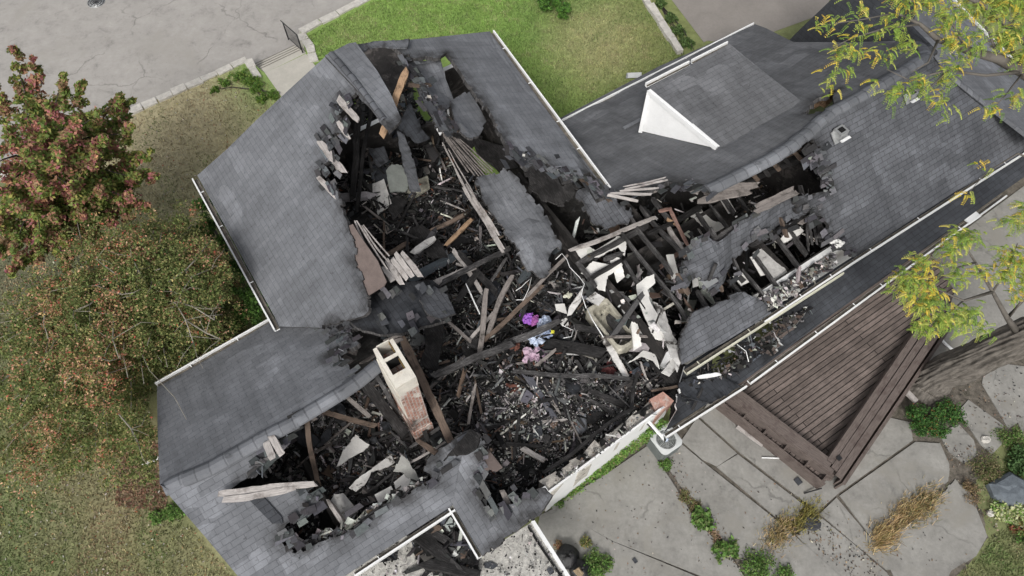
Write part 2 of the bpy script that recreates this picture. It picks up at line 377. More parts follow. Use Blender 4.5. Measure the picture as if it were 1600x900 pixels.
# ------------------------------------------------------------------ the ground
def proj(P):
    P = np.asarray(P, float)-np.array([0, 0, CAMH]); Y = P[...,1]*ct+P[...,2]*st; D = P[...,1]*st-P[...,2]*ct
    return 800+FPX*P[...,0]/D, 450-FPX*Y/D
# turf colour: lush, dry or worn grass, plus shade painted in under the maple (x, y, radius in the survey picture, colour, strength)
TURF = [(640,40,190,(.155,.25,.055),1.3),(760,120,150,(.145,.235,.055),1.3),(880,40,60,(.09,.15,.04),.8),(930,75,45,(.3,.26,.15),2.6),(880,55,30,(.28,.25,.14),1.5),(650,110,40,(.2,.22,.09),1.2),(560,60,30,(.17,.2,.08),1),(1000,60,60,(.15,.16,.06),.9),(900,130,60,(.17,.2,.07),.8),(850,20,50,(.1,.17,.04),.8),
  (960,170,60,(.085,.14,.03),.8),(390,125,40,(.12,.22,.05),2),(300,160,70,(.31,.27,.17),2),(350,185,50,(.35,.3,.19),2),(240,230,70,(.28,.24,.16),1.6),(400,190,40,(.22,.22,.11),.6),(270,300,60,(.26,.24,.15),.8),
  (60,430,90,(.085,.08,.06),.9),(230,740,60,(.17,.125,.085),.9),(130,760,80,(.20,.18,.11),.6),(60,850,110,(.115,.13,.06),.8),(270,840,60,(.15,.14,.08),.8),(190,830,40,(.2,.17,.1),.9),(120,800,40,(.21,.18,.11),.8),(280,800,25,(.07,.13,.03),.9),(330,860,40,(.19,.18,.1),.6),(110,690,60,(.12,.125,.06),.7),(180,880,60,(.13,.135,.06),.8)]
def turf(P):
    x, y = proj(P); x = np.atleast_1d(x); y = np.atleast_1d(y); c = np.tile(np.array([.13,.145,.065]), (len(x), 1)); w = np.full(len(x), .35); c *= w[:,None]
    for (a, b, r, k, s) in TURF:
        g = s*np.exp(-((x-a)**2+(y-b)**2)/(1.3*r*r)); c += g[:,None]*np.array(k); w += g
    return c/w[:,None]*1.4
def vcolsheet(name, poly, z, m, fn, grid=.6, thick=.3, **kw):
    o = sheet(name, poly, flat(z), m, None, thick=thick, warp=0, grid=grid, amp=1.5, **kw)
    me = o.data; a = me.color_attributes.new('col', 'FLOAT_COLOR', 'POINT'); V = np.array([tuple(v.co) for v in me.vertices])+np.array(o.location)
    c = fn(V); a.data.foreach_set('color', np.c_[c, np.ones(len(c))].astype(np.float32).ravel()); return o
s = 400
mesh('street', [(-s,-s,-.8),(s,-s,-.8),(s,s,-.8),(-s,s,-.8)], [(0,1,2,3)], asphalt, uv=[(0,0),(1,0),(1,1),(0,1)], kind='structure')
LAWN = [(-420,640),(-200,400),(0,277),(140,200,'r'),(180,186),(380,92),(386,92),(414,114),(478,83),(468,52),(488,36),(560,2),(640,-50),(900,-160),(1250,-330),(1700,-330),(1900,100),(2000,500),(2000,1100),(-300,1100)]
vcolsheet('lawn', LAWN, 0, lawnm, turf, grid=.7, thick=.9, kind='structure')
mesh('far_lawn', [(-12,-60,-.02),(60,-60,-.02),(60,1.5,-.02),(-12,1.5,-.02)], [(0,1,2,3)], soil, kind='structure')
sheet('driveway', [(1040,-60),(1050,0),(1100,66,'r'),(1180,60),(1290,20,'r'),(1320,-60)], flat(.012), brownasph, thick=.02, warp=0, grid=0, kind='structure')
sheet('patio_bed', [(850,800,'r'),(1010,690),(1120,600),(1380,430),(1600,270),(1760,170),(1860,560),(1640,600,'r'),(1560,700,'r'),(1520,760,'r'),(1545,840,'r'),(1490,910,'r'),(1440,960),(800,1000)], flat(.012), soil, thick=.02, warp=0, grid=0, kind='structure')
SLABS = [
 [(862,793),(880,782),(950,741),(1012,698),(1050,755),(1085,812),(1140,868),(1165,905),(1105,903),(960,845)],
 [(845,806),(866,796),(958,848),(1100,906),(1150,960),(860,960),(850,905),(838,840)],
 [(1018,693),(1060,690),(1097,721),(1200,804),(1262,855),(1330,915),(1330,960),(1230,960),(1190,910),(1150,862),(1095,808,'r'),(1060,752)],
 [(1066,689),(1090,654),(1150,708),(1120,727),(1098,716)],
 [(1154,711),(1234,773),(1256,790,'r'),(1238,812,'r'),(1212,806),(1122,730)],
 [(1094,650),(1125,606),(1330,640),(1420,660),(1425,688),(1310,769),(1278,797),(1238,767),(1156,705)],
 [(1314,774),(1430,692),(1468,694),(1482,726,'r'),(1480,752,'r'),(1420,796,'r'),(1372,834),(1370,848),(1345,815)],
 [(1283,803),(1308,779),(1340,818),(1400,888),(1384,889),(1330,843)],
 [(1492,750,'r'),(1516,772),(1541,838),(1524,868,'r'),(1484,893,'r'),(1464,925),(1410,925),(1378,858),(1384,846),(1440,806,'r')],
 [(1245,836,'r'),(1283,809),(1330,848),(1384,894),(1420,940),(1345,940)],
 [(1470,677),(1498,664),(1520,688),(1526,710),(1506,722),(1484,704,'r')],
 [(1499,643),(1514,626),(1566,664),(1567,690),(1550,708),(1532,692)],
 [(1536,600),(1541,566),(1610,575),(1660,630),(1610,646),(1576,668)],
 [(1360,470),(1600,292),(1800,180),(1850,500),(1610,548),(1500,560),(1485,596),(1450,600),(1400,600)],
 [(1590,655),(1660,640),(1680,700),(1612,712)]]
def slabmesh():
    V = []; F = []; uvl = []; pl = flat(.06)
    for pg in SLABS:
        cx = sum(p[0] for p in pg)/len(pg); cy = sum(p[1] for p in pg)/len(pg); pg = [(p[0]+(p[0]-cx)/math.hypot(p[0]-cx, p[1]-cy)*1.7, p[1]+(p[1]-cy)/math.hypot(p[0]-cx, p[1]-cy)*1.7)+tuple(p[2:]) for p in pg]; b = len(V); r = ragged(pg, 6, 1.8); dz = random.uniform(-.02, .02); n = len(r)
        P = [U(x, y, .06+dz) for x, y in r]; V += P+[q*np.array([1,1,0]) for q in P]
        A = sum(P[i][0]*P[(i+1) % n][1]-P[(i+1) % n][0]*P[i][1] for i in range(n)); idx = list(range(b, b+n)) if A > 0 else list(range(b+n-1, b-1, -1))
        F.append(tuple(idx))
        for i in range(n):
            a, d = idx[i], idx[(i+1) % n]; F.append((d, a, a+n, d+n))
    return V, F
v, f = slabmesh(); mesh('patio', v, f, concrete, kind='structure')
# ------------------------------------------------------------------ vegetation helpers
def leafquads(C, R, k, size, flatness=.6, droop=None):
    """k leaves round each centre; returns quads and index of their cluster"""
    C = np.repeat(np.asarray(C), k, 0); R = np.repeat(np.asarray(R), k); N = len(C)
    d = rng.normal(size=(N, 3)); d /= np.linalg.norm(d, axis=1)[:,None]; r = R*rng.random(N)**.5
    P = C+d*r[:,None]*np.array([1,1,.7])
    nz = rng.normal(size=(N, 3))*flatness; nz[:,2] += 1; nz /= np.linalg.norm(nz, axis=1)[:,None]
    a = rng.normal(size=(N, 3)); a -= nz*(a*nz).sum(1)[:,None]; a /= np.linalg.norm(a, axis=1)[:,None]; b = np.cross(nz, a)
    s = size*rng.uniform(.6, 1.3, N)[:,None]
    return np.stack([P-a*s, P-b*s*.55, P+a*s, P+b*s*.55], 1)
def pick(pal, n, w=None):
    pal = np.array(pal); i = rng.choice(len(pal), n, p=np.array(w)/np.sum(w) if w is not None else None)
    return pal[i]
def jitter(c, s=.2): return np.clip(c*rng.uniform(1-s, 1+s, (len(c), 1))*rng.uniform(.93, 1.07, (len(c), 3)), .003, .9)
def inpoly(polys, n, z=0.0):
    """n random world points inside pixel polygons at height z"""
    out = []; 
    for pg in polys:
        xs = [p[0] for p in pg]; ys = [p[1] for p in pg]; k = 0; t = 0
        while k < n//len(polys) and t < n*60:
            t += 1; x = random.uniform(min(xs), max(xs)); y = random.uniform(min(ys), max(ys))
            if inside((x, y), pg): out.append(U(x, y, z(x, y) if callable(z) else z)); k += 1
    return np.array(out)
def blades(P, h, w, lean=.7):
    N = len(P); a = rng.uniform(0, 2*math.pi, N); d = np.stack([np.cos(a), np.sin(a), np.zeros(N)], 1); e = np.stack([-np.sin(a), np.cos(a), np.zeros(N)], 1)
    hh = h*rng.uniform(.5, 1.4, N)[:,None]; l = rng.uniform(.2, 1, N)[:,None]*lean*hh*1.5
    up = np.array([0, 0, 1.])
    return np.stack([P-e*w, P+e*w, P+d*l+up*hh+e*w*.3, P+d*l+up*hh-e*w*.3], 1)
# grass cover on the lawns: blades, clover and fallen leaves
G1 = [(180,195),(380,98),(440,152),(320,265),(300,420),(230,600),(250,770),(400,940),(-60,940),(-60,500),(0,300)]
G2 = [(488,100),(474,60),(580,4),(700,-40),(1000,-40),(1040,40),(1080,100),(1050,120),(885,195),(765,60),(640,70),(520,85)]
G3 = [(1486,905),(1530,870),(1550,835),(1640,800),(1640,940),(1440,940)]; G4 = [(1590,660),(1570,720),(1548,800),(1640,820),(1640,640)]
def grass(name, polys, n, h, w):
    P = inpoly(polys, n); c = turf(P); nn = np.array([noise.noise(Vector(p*1.7)) for p in P]); n3 = np.array([noise.noise(Vector(p*.8+np.array([9,9,0]))) for p in P])
    n4 = np.array([noise.noise(Vector(p*4.1)) for p in P]); dry = np.clip((nn+n4*.7)*2.2+.1, 0, .85)[:,None]; c = c*(1-dry*.55)+np.array([.36,.31,.19])*dry*.55
    if P[:,0].mean() < -8:
        n5 = np.array([noise.noise(Vector(p*.55+np.array([3,1,0]))) for p in P]); bp = (np.clip(n5*3+n4*.8-.1, 0, .8))[:,None]; c = c*(1-bp)+np.array([.3,.235,.15])*bp
    lush = np.clip(n3*2+n4*.6, 0, 1)[:,None]; c = c*(1-lush*.6)+np.array([.1,.18,.045])*lush*.6
    fastquads(name, blades(P, h, w), jitter(c*1.12, .5), leafm, kind='stuff', label='short patchy grass covering the lawn', cat='grass')
grass('lawn_grass', [G1], 42000, .06, .016); grass('lawn_grass', [G2], 46000, .055, .016); grass('lawn_grass', [G3, G4], 9000, .06, .014)
P = inpoly([[(p[0], p[1]) for p in G1]], 2300, .03); fastquads('fallen_leaves', leafquads(P, np.full(len(P), .02), 1, .04), jitter(pick([(.45,.42,.36),(.3,.2,.1),(.35,.14,.08),(.55,.52,.45),(.4,.36,.12)], len(P), [3,4,2,2,2]), .3), leafm, kind='stuff', label='fallen leaves scattered over the left lawn', cat='leaves')
P = inpoly([[(190,690),(250,690),(262,800),(180,790)]], 1500, .03); fastquads('fallen_leaves', leafquads(P, np.full(len(P), .02), 1, .05), jitter(pick([(.25,.13,.09),(.3,.2,.13),(.16,.1,.07)], len(P)), .3), leafm, kind='stuff', label='brown leaf litter on bare ground by the roof corner', cat='leaves')
P = inpoly([[(1015,690),(1050,680),(1110,800),(1180,880),(1160,900),(1080,810)],[(1200,800),(1290,810),(1400,900),(1340,910)],[(1470,690),(1560,700),(1560,850),(1490,740)],[(1410,600),(1600,540),(1600,660),(1480,680)],[(860,780),(1010,690),(1600,880),(900,900)]], 1300, .08)
fastquads('patio_litter', leafquads(P, np.full(len(P), .03), 1, .035), jitter(pick([(.1,.08,.07),(.22,.15,.1),(.3,.24,.17),(.5,.46,.4),(.03,.03,.03)], len(P), [3,3,2,1,3]), .3), leafm, kind='stuff', label='crumbs and dead leaves scattered on the patio joints', cat='litter')
def plant(name, px, z, pal, r, k, size, h, label, cat='plant', group=None, blade=False, stems=7, wts=None, el=1):
    base = U(px[0], px[1], z); e = empty(name, base, label, cat, group)
    if blade:
        g = rng.normal(size=(k, 2))*r*.45; dv_ = np.array([.78,.62]); al = (g@dv_)[:,None]*dv_; g = al*el+(g-al)/el; P = base+np.c_[g, np.zeros(k)]; P = P+.14*rng.normal(size=P.shape)*np.array([1,1,0]); Q = blades(P, h, size, .6)
    else:
        m_ = 26; d = rng.normal(size=(m_, 3)); d /= np.linalg.norm(d, axis=1)[:,None]; C = base+d*np.array([r,r,h*.5])*rng.uniform(.3, .85, (m_, 1))+Z_*h*.5
        C[:,2] = np.maximum(C[:,2], z+.05); Q = leafquads(C, np.full(m_, r*.35), k//m_, size, .7)
    fastquads('foliage', Q, jitter(pick(pal, len(Q), wts), .3), leafm, e)
    tubes('stem', [([base, base+np.array([random.uniform(-r,r)*.6, random.uniform(-r,r)*.6, h*.8])], [.014, .006]) for _ in range(stems)], darktwig, e)
    return e
def grow(base, top, targets, r0, e, m, sub=3, wob=.25, rt=.012, nm='limb'):
    """limbs curve from the trunk top out to each crown target and fork on the way"""
    L2 = []
    for T in targets:
        T = np.asarray(T); mid = top*.55+T*.45+np.array([0, 0, .12*np.linalg.norm(T-top)])+rng.normal(size=3)*wob
        q = [top, top*.75+mid*.25+rng.normal(size=3)*wob*.3, mid, mid*.5+T*.5+rng.normal(size=3)*wob*.4, T]; L2.append((q, [r0, r0*.8, r0*.5, r0*.3, rt]))
        for _ in range(sub):
            s_ = q[random.choice([1, 2, 3])]; t_ = s_*.35+T*.65+rng.normal(size=3)*np.linalg.norm(T-top)*.17*np.array([1,1,.5]); dv = t_-s_
            L2.append(([s_]+[s_+dv*f+rng.normal(size=3)*wob*.45*(1-abs(f-.5)) for f in (.3,.55,.8)]+[t_], [r0*.32, r0*.25, r0*.18, rt, rt*.6]))
    return L2
# red and green maple, upper left: a spiky crown of upright sprays
def maple():
    b = U(70, 372, 0); e = empty('maple_tree', b, 'tall maple turning crimson and olive beside the street wall', 'tree')
    top = U(75, 270, 3.6); tube('trunk', [b, b*.5+top*.5+np.array([.1,0,.1]), top], [.28, .22, .17], bark, e, 10)
    tips = [((18,72),7.2),((55,95),7.2),((95,120),7),((130,128),6.8),((190,148),6),((205,155),5.6),((150,175),6.6),((60,190),7),((75,160),7.4),((115,185),7.2),((30,140),7.2),((165,215),6.5),((205,200),5.8),((232,240),4.8),((215,275),4.6),((150,240),6.2),((90,230),7),((40,240),7),((10,200),7),((-20,120),7),((-30,260),6.5),((60,290),6.2),((110,290),6),((160,300),5.4),((205,310),4.5),((130,345),4.6),((80,340),5),((30,330),5.6),((0,300),6),((180,350),3.8),((230,320),3.6),((-50,200),6),((20,390),4.4),((100,380),3.9),((60,410),3.6),((-30,360),5),((200,340),3.6),((245,275),4.2),((100,420),3.4),((20,430),3.6),((160,385),3.2),((-10,400),4.2),((60,370),4.6)]
    T = [U(x, y, z) for (x, y), z in tips]; C = []; R = []; K = []
    for i, t_ in enumerate(T):
        out = t_-top; out /= np.linalg.norm(out)
        hue = noise.noise(Vector(t_*.45))
        red = tips[i][0][1] > 170 and tips[i][0][0] < 130 and tips[i][0][1] < 300
        for j in range(18):
            f = j/17; c = t_-out*f*2.1-Z_*f*.5+rng.normal(size=3)*(.04+.27*f); C.append(c); R.append(.11+.25*f); K.append((hue, f, red))
    Q = leafquads(C, R, 75, .068, .8); cols = []
    pg = np.array([(.2,.26,.07),(.29,.3,.08),(.12,.18,.04)]); pr = np.array([(.44,.19,.14),(.4,.15,.17),(.48,.27,.16),(.3,.13,.1)]); po = np.array([(.34,.22,.13),(.28,.2,.11),(.36,.2,.12)])
    for h, f, red in K:
        w = np.array([.9+.5*f, .75 if red else .1, .25]) + np.array([0, .28*(1-f)+max(0, h)*.3, .15*(1-f)]); w /= w.sum(); m0 = rng.choice(3, p=w); w = w*.35; w[m0] += .65; ch = rng.choice(3, 75, p=w)
        p3 = [pg, pr, po]; base = random.choice([0,1,2]) 
        cols.append(np.array([p3[c][rng.integers(len(p3[c]))] for c in ch]))
    fastquads('crown', Q, jitter(np.concatenate(cols), .28), leafm, e)
    tubes('limb', grow(b, top, [t-(t-top)*.12 for t in T[::2]], .06, e, bark, 0, .12), darktwig, e)
maple()
def sparse_tree():
    b = U(232, 470, 0); e = empty('autumn_fruit_tree', b, 'wide thin leaved tree with bare grey branches beside the left eaves', 'tree'); top = U(225, 458, 1.1)
    top2 = [U(245,460,1.8), U(165,462,2.0), U(200,480,1.8)]
    tube('trunk', [b, top], [.17, .15], bark, e, 10)
    tips = [((290,390),4.6),((300,350),3.6),((362,428),2.4),((350,470),2.4),((318,505),3.0),((285,525),4.2),((262,575),3.2),((225,600),3.6),((205,645),3.2),((200,590),4.6),((150,600),4.6),((100,620),4),((60,580),4.4),((40,500),4),((70,450),4.2),((120,450),5),((150,400),4.8),((190,380),4.8),((240,360),4.4),((170,520),5),((230,540),5),((290,470),5.2),((120,540),5),((200,430),5.2),((250,420),5.2),((30,640),3.6),((90,680),3.2),((0,600),3.8),((-30,540),3.6),((160,670),3.2),((200,690),2.2),((10,700),2.8),((120,345),4),((60,720),2.4),((330,420),4.0)]
    T = [U(x, y, z) for (x, y), z in tips]; br = []
    for i, t_ in enumerate(T):
        k = min(range(3), key=lambda j: np.linalg.norm(top2[j]-t_)); br += grow(b, top2[k], [t_], .045, e, twig, 2, .16, .009)
    for q in ([(245,462),(218,456),(190,460),(150,446),(110,448),(80,455)],[(160,458),(140,476),(115,486)],[(245,462),(275,474),(290,500),(302,535)],[(245,462),(265,440),(292,420),(330,376)],[(200,465),(186,432),(150,405)],[(235,456),(215,420),(205,400)],[(290,500),(322,520),(345,530)],[(250,462),(284,458),(300,432),(330,420)],[(190,466),(178,490),(176,530),(186,560)],[(70,480),(68,505),(76,530)],[(100,600),(120,580),(150,590)],[(180,640),(205,670),(215,690)],[(275,474),(300,478),(335,500)]):
        zz = [4.75+.35*math.sin(i*.9) if q[0][0] > 90 and q[0][1] < 600 else 4.2 for i in range(len(q))]; br.insert(0, ([U(*p, z) for p, z in zip(q, zz)], [.016*(1-i/len(q))+.007 for i in range(len(q))]))
        for i in range(1, len(q)):
            for _ in range(2):
                p0 = U(*q[i], zz[i]); p1 = p0+rng.normal(size=3)*np.array([.45,.45,.15]); br.insert(0, ([p0, (p0+p1)/2+rng.normal(size=3)*.07, p1], [.008, .007, .004]))
    br += [([top, t2], [.11, .06]) for t2 in top2]
    tubes('limb', br, twig, e)
    C = []; R = []; reds = []
    for i in range(3600):
        pt = br[random.randrange(len(br)-3)][0]; f = random.random()**.6; j = min(int(f*(len(pt)-1)), len(pt)-2); q = f*(len(pt)-1)-j
        c = pt[j]*(1-q)+pt[j+1]*q+rng.normal(size=3)*np.array([.35,.35,.2])-Z_*.3
        if c[2] < .5: c[2] = .5+random.random()
        C.append(c); R.append(random.uniform(.1, .3)); reds.append(noise.noise(Vector(c*.8)))
    for t_ in T:
        for _ in range(38): C.append(t_+rng.normal(size=3)*np.array([.5,.5,.25])-Z_*.25); R.append(random.uniform(.12,.3)); reds.append(noise.noise(Vector(C[-1]*.8)))
    keep = [i for i, c in enumerate(C) if not ((c@u_ > -11.75 and c@n_ > -4.9) or (c@n_ > -1.15 and c@u_ > -18.2))]; C = [C[i] for i in keep]; R = [R[i] for i in keep]; reds = [reds[i] for i in keep]
    Q = leafquads(C, R, 46, .037, .9); reds = np.repeat(np.array(reds)+rng.normal(size=len(C))*.22, 46)
    g = pick([(.22,.23,.08),(.15,.19,.06),(.09,.13,.035),(.33,.31,.13)], len(Q), [3,4,3,1.6]); r = pick([(.5,.27,.17),(.6,.37,.24),(.55,.14,.09),(.46,.34,.15)], len(Q), [3,2,.8,2])
    m_ = (rng.random(len(Q)) < np.clip(.02+reds*.8, .02, .55))[:,None]
    fastquads('crown', Q, jitter(np.where(m_, r, g), .35), leafm, e)
sparse_tree()
# dense undergrowth below the sparse tree, and the bright bush at the eaves
def shrub(name, pts, label, pal, k=5200, size=.04, wts=None):
    P = [U(x, y, z) for x, y, z, r in pts]; b = U(pts[0][0], pts[0][1], 0); e = empty(name, b, label, 'shrub'); C = []; R = []
    for p, (x, y, z, r) in zip(P, pts):
        for _ in range(22):
            d = rng.normal(size=3); d /= np.linalg.norm(d); C.append(p+d*r*random.uniform(.2, .95)*np.array([1,1,.7])); R.append(r*.3)
    Q = leafquads(C, R, max(1, k//len(C)), size, .8); fastquads('foliage', Q, jitter(pick(pal, len(Q), wts), .3), leafm, e)
    tubes('stem', [([b+np.array([0,0,0.]), b*.4+p*.6+rng.normal(size=3)*.1, p], [.035, .02, .008]) for p in P], darktwig, e)
GRN = [(.07,.15,.03),(.1,.2,.04),(.05,.1,.025)]
shrub('green_bush', [(330,350,2.4,.5),(345,385,2.7,.5),(365,420,2.7,.55),(385,455,2.6,.5),(398,485,2.3,.45),(318,322,2.0,.4),(310,375,2.0,.5),(340,430,2.2,.5),(375,490,2,.5)], 'lush bright green bush between the thin tree and the left gutter', GRN, 9000, .05)
shrub('understorey_bush', [(150,560,.8,.8),(80,520,.6,.7),(250,560,.8,.8),(310,540,.9,.7),(200,620,.6,.7),(330,500,.8,.6),(90,600,.5,.7),(280,600,.7,.6),(360,520,.9,.5)], 'dark low scrub growing under the thin leaved tree', [(.07,.09,.03),(.11,.12,.045),(.17,.12,.07)], 13000, .04)
# ------------------------------------------------------------------ walls, kerb, steps at the street
def stones(name, pts, z, w, h, label, m=stone, ln=.75, cat='wall'):
    e = empty(name, U(pts[0][0], pts[0][1], 0)*np.array([1,1,0])-Z_*.8*(h > .3), label, cat); P = [U(x, y, z) for x, y in pts]
    for a, b in zip(P[:-1], P[1:]):
        d = b-a; l = np.linalg.norm(d); d /= l; sd = np.cross(Z_, d); k = max(1, round(l/ln)); 
        for i in range(k):
            c = a+d*l*(i+.5)/k; ww = w*random.uniform(.85, 1.1)
            V, F = boxgeo(c-Z_*h+sd*random.uniform(-.03,.03), d*(l/k-.03), sd*ww, Z_*(h+random.uniform(-.02,.04)))
            V = [v+rng.normal(size=3)*.018 for v in V]; mesh('stone_block', V, F, m, e)
    return e
stones('street_wall', [(-40,297),(90,222),(175,187),(290,135),(385,92)], .06, .34, .86, 'long low wall of pale blocks between maple and front steps', ln=.62)
stones('street_wall', [(470,50),(500,33),(580,-6),(660,-52)], .06, .38, .86, 'short low wall of large pale blocks running along the green lawn', ln=.8)
stones('cheek_wall', [(386,92),(392,104),(402,122)], .06, .36, .86, 'pale stone return wall on the left side of the steps', ln=.6)
stones('cheek_wall', [(470,52),(484,70),(491,96)], .06, .42, .86, 'pale cut stones stepping down right of the iron railing', ln=.5)
stones('lawn_kerb', [(1000,-20),(1016,6),(1034,32),(1050,58),(1064,80)], .18, .3, .18, 'mossy concrete kerb ending beside the ivy bed', ln=1.2, cat='kerb')
e = empty('front_steps', U(416,113,0), 'pale concrete steps going down to the street', 'steps')
A = U(414,114,0); B = U(479,83,0); sd = (B-A)/np.linalg.norm(B-A); dn = np.cross(Z_, sd); 
for i in range(4):
    box('step', (A+B)/2+dn*(.2+.36*i)-Z_*.9, sd*np.linalg.norm(B-A), dn*.37, Z_*(.86-.2*i)-Z_*0, mat('step_concrete', (.46,.44,.39), .9, .15, 1.5, .1), e); box('step_nosing', (A+B)/2+dn*(.385+.36*i)-Z_*(.04+.2*i), sd*np.linalg.norm(B-A), dn*.04, Z_*.012, mat('dark_step_edge', (.2,.19,.17), .9, .2, 3, .1), e)  # darker strip along the front edge of every tread
LAND = mat('landing_concrete', (.47,.45,.4), .9, .12, 1.2, .1)
o = sheet('front_walk', [(414,114),(478,84),(500,112),(640,330),(520,390),(440,151)], flat(.03), LAND, thick=.2, warp=0, grid=0, kind='structure')
e = empty('iron_handrail', U(451,62,-.5), 'black iron railing leaning over the front steps', 'railing')
a0, a1 = U(451,62,-.55), U(473,82,.03); hgt = Z_*.95
tube('post', [a0, a0+hgt], .025, iron, e); tube('post', [a1, a1+hgt], .03, iron, e); tubes('rail', [([a0+hgt-(a1-a0)*.15, a1+hgt], .022), ([a0+Z_*.12, a1+Z_*.12], .016)], iron, e)
tubes('balusters', [([a0+(a1-a0)*t+Z_*.12, a0+(a1-a0)*t+hgt], .009) for t in np.arange(.08, 1, .09)], iron, e)
e = empty('drain_cover', U(150,3,-.8), 'round iron drain grate set in the street', 'drain'); c = U(150,3,-.785)
tubes('grate', [([c+np.array([math.cos(q), math.sin(q), 0])*r for q in np.linspace(0, 6.28, 25)], .014) for r in (.14,.24,.36)]+[([c, c+np.array([math.cos(q), math.sin(q), 0])*.36], .014) for q in np.arange(0, 6.28, .523)], iron, e)
tube('rim', [c-Z_*.012, c+Z_*.0], .4, metal, e, 24)
o = empty('metal_grille', U(990,118,.05), 'bent pale metal grille lying on the lawn by the eaves', 'grille')
c = U(990,118,.06); box('panel', c, np.array([.62,.03,0]), np.array([.06,.3,0]), Z_*.02, metal, o)
boxes('slats', [(c+Z_*.022+np.array([.03+.005*i,-.13+.05*i,0]), np.array([.58,.03,0]), np.array([0,.018,0]), Z_*.015) for i in range(6)], white, o)
shrub('leafy_shrub', [(866,-8,.7,.5),(880,15,.5,.4),(850,5,.5,.4)], 'bright green shrub at the top edge of the lawn', [(.09,.2,.03),(.13,.27,.05),(.06,.13,.03)], 5200, .06)
shrub('ivy_bed', [(1030,5,.15,.3),(1048,28,.15,.35),(1060,48,.15,.35),(1075,66,.15,.35),(1088,85,.15,.3),(1040,-15,.15,.4),(1068,95,.1,.25)], 'leafy green ground plants between the kerb and the driveway', [(.09,.15,.04),(.13,.2,.07),(.06,.1,.03)], 5600, .055)
shrub('leafy_shrub', [(400,140,.1,.4),(375,118,.1,.4),(425,150,.08,.3),(392,126,.1,.4),(352,128,.06,.35),(410,155,.06,.3),(335,140,.05,.25)], 'weedy green plants beside the left side of the front walk', [(.09,.18,.03),(.13,.24,.05),(.18,.26,.05)], 5200, .04)
# ------------------------------------------------------------------ the burnt house
HB = L(4, -8, 0)
H = empty('burnt_house', HB, 'long white house with grey shingle roofs burnt open in the middle', 'house')
def wallseg(n0, u0, n1, u1, z1, m=white, z0=-.05, t=.16, name='outer_wall', label=None):
    A = L(n0, u0, z0); B = L(n1, u1, z0); d = B-A; l = np.linalg.norm(d); d /= l
    if name == 'outer_wall' and m is white:
        s_ = np.cross(Z_, d); s_ = s_*np.sign(s_@(L(5, -9)-(A+B)/2)); box('scorched_lining', (A+B)/2+s_*(t/2+.03), d*l, s_*.05, Z_*(z1-z0-.01), sooty, H)
    return box(name, (A+B)/2, d*l, np.cross(Z_, d)*t, Z_*(z1-z0), m, H, label=label)
wallseg(-.3,-16.4,-.3,-11.1,3.55); wallseg(-.3,-16.4,5.6,-16.4,3.3); wallseg(7.9,-16.3,9.3,-16.3,4.3); wallseg(5.6,-16.35,7.9,-16.3,2.1, sooty)
wallseg(9.4,-16.3,9.1,-12.6,4.5); wallseg(9.0,-12.5,19.2,-12.6,2.7); wallseg(-4.15,-11.0,-.4,-11.0,2.9); wallseg(-4.2,-11.0,-4.2,-4.5,2.9)
wallseg(-4.15,-4.5,1.1,-4.5,2.9); wallseg(8.2,-4.35,26,-4.35,2.9); wallseg(1.2,-4.45,1.25,-3.2,2.9); wallseg(1.3,-3.2,3.2,-3.2,2.5)
# gable ends
def gable(pts, t, m=white):
    P = [np.asarray(p) for p in pts]; N = np.cross(P[1]-P[0], P[2]-P[0]); N /= np.linalg.norm(N); k = len(P); V = P+[p-N*t for p in P]
    mesh('gable_wall', V, [tuple(range(k)), tuple(range(2*k-1, k-1, -1))]+[(i, i+k, (i+1) % k+k, (i+1) % k) for i in range(k)], m, H)
gable([L(-.3,-16.45,3.3), L(4.6,-16.45,3.3), L(4.6,-16.45,5.9), L(-.3,-16.45,3.45)], .15)
gable([L(-.3,-16.36,3.3), L(4.6,-16.36,3.3), L(4.6,-16.36,5.88), L(-.3,-16.36,3.4)], .05, sooty)
gable([L(-4.25,-10.9,2.8), L(-4.25,-4.6,2.8), L(-4.25,-7.75,4.05)], .15)
R_ = lambda n, poly, pl, m, **kw: sheet(n, poly, pl, m, H, **kw)
SH = shingle_w
# main block, left slope with torn edge
R_('roof_slope', [(308,274),(355,232),(400,190),(450,142),(492,104),(518,80),(548,114),(602,182),(607,205,'r'),(590,185,'r'),(556,142,'r'),(548,152,'r'),(528,153,'r'),(527,175,'r'),(540,208,'r'),(508,210,'r'),(510,226,'r'),(517,246,'r'),(504,258,'r'),(502,278,'r'),(528,300,'r'),(536,335,'r'),(543,352,'r'),(557,392,'r'),(553,403,'r'),(575,463,'r'),(572,490,'r'),(500,512),(437,510)], MW, SH, thick=.14, warp=.035, edge=charg, label='pale weathered shingle slope with long torn edge')
R_('roof_slope', [(508,88),(545,67),(556,66),(590,112),(612,150),(626,182,'r'),(607,208,'r'),(600,184)], Plane(MW.at(508,88,.08),MW.at(600,184,.08),MW.at(590,112,.08)+Z_*-.35), shingle_w, thick=.1, warp=.06, edge=charg, amp=2, label='buckled pale strip of roof at the ridge')
R_('underlay', [(543,353),(551,350),(565,372),(590,408),(604,440),(600,447),(575,462),(553,403),(557,392)], MW, felt, up=-.06, thick=.03, warp=.02, label='bare brown underlay at torn edge')
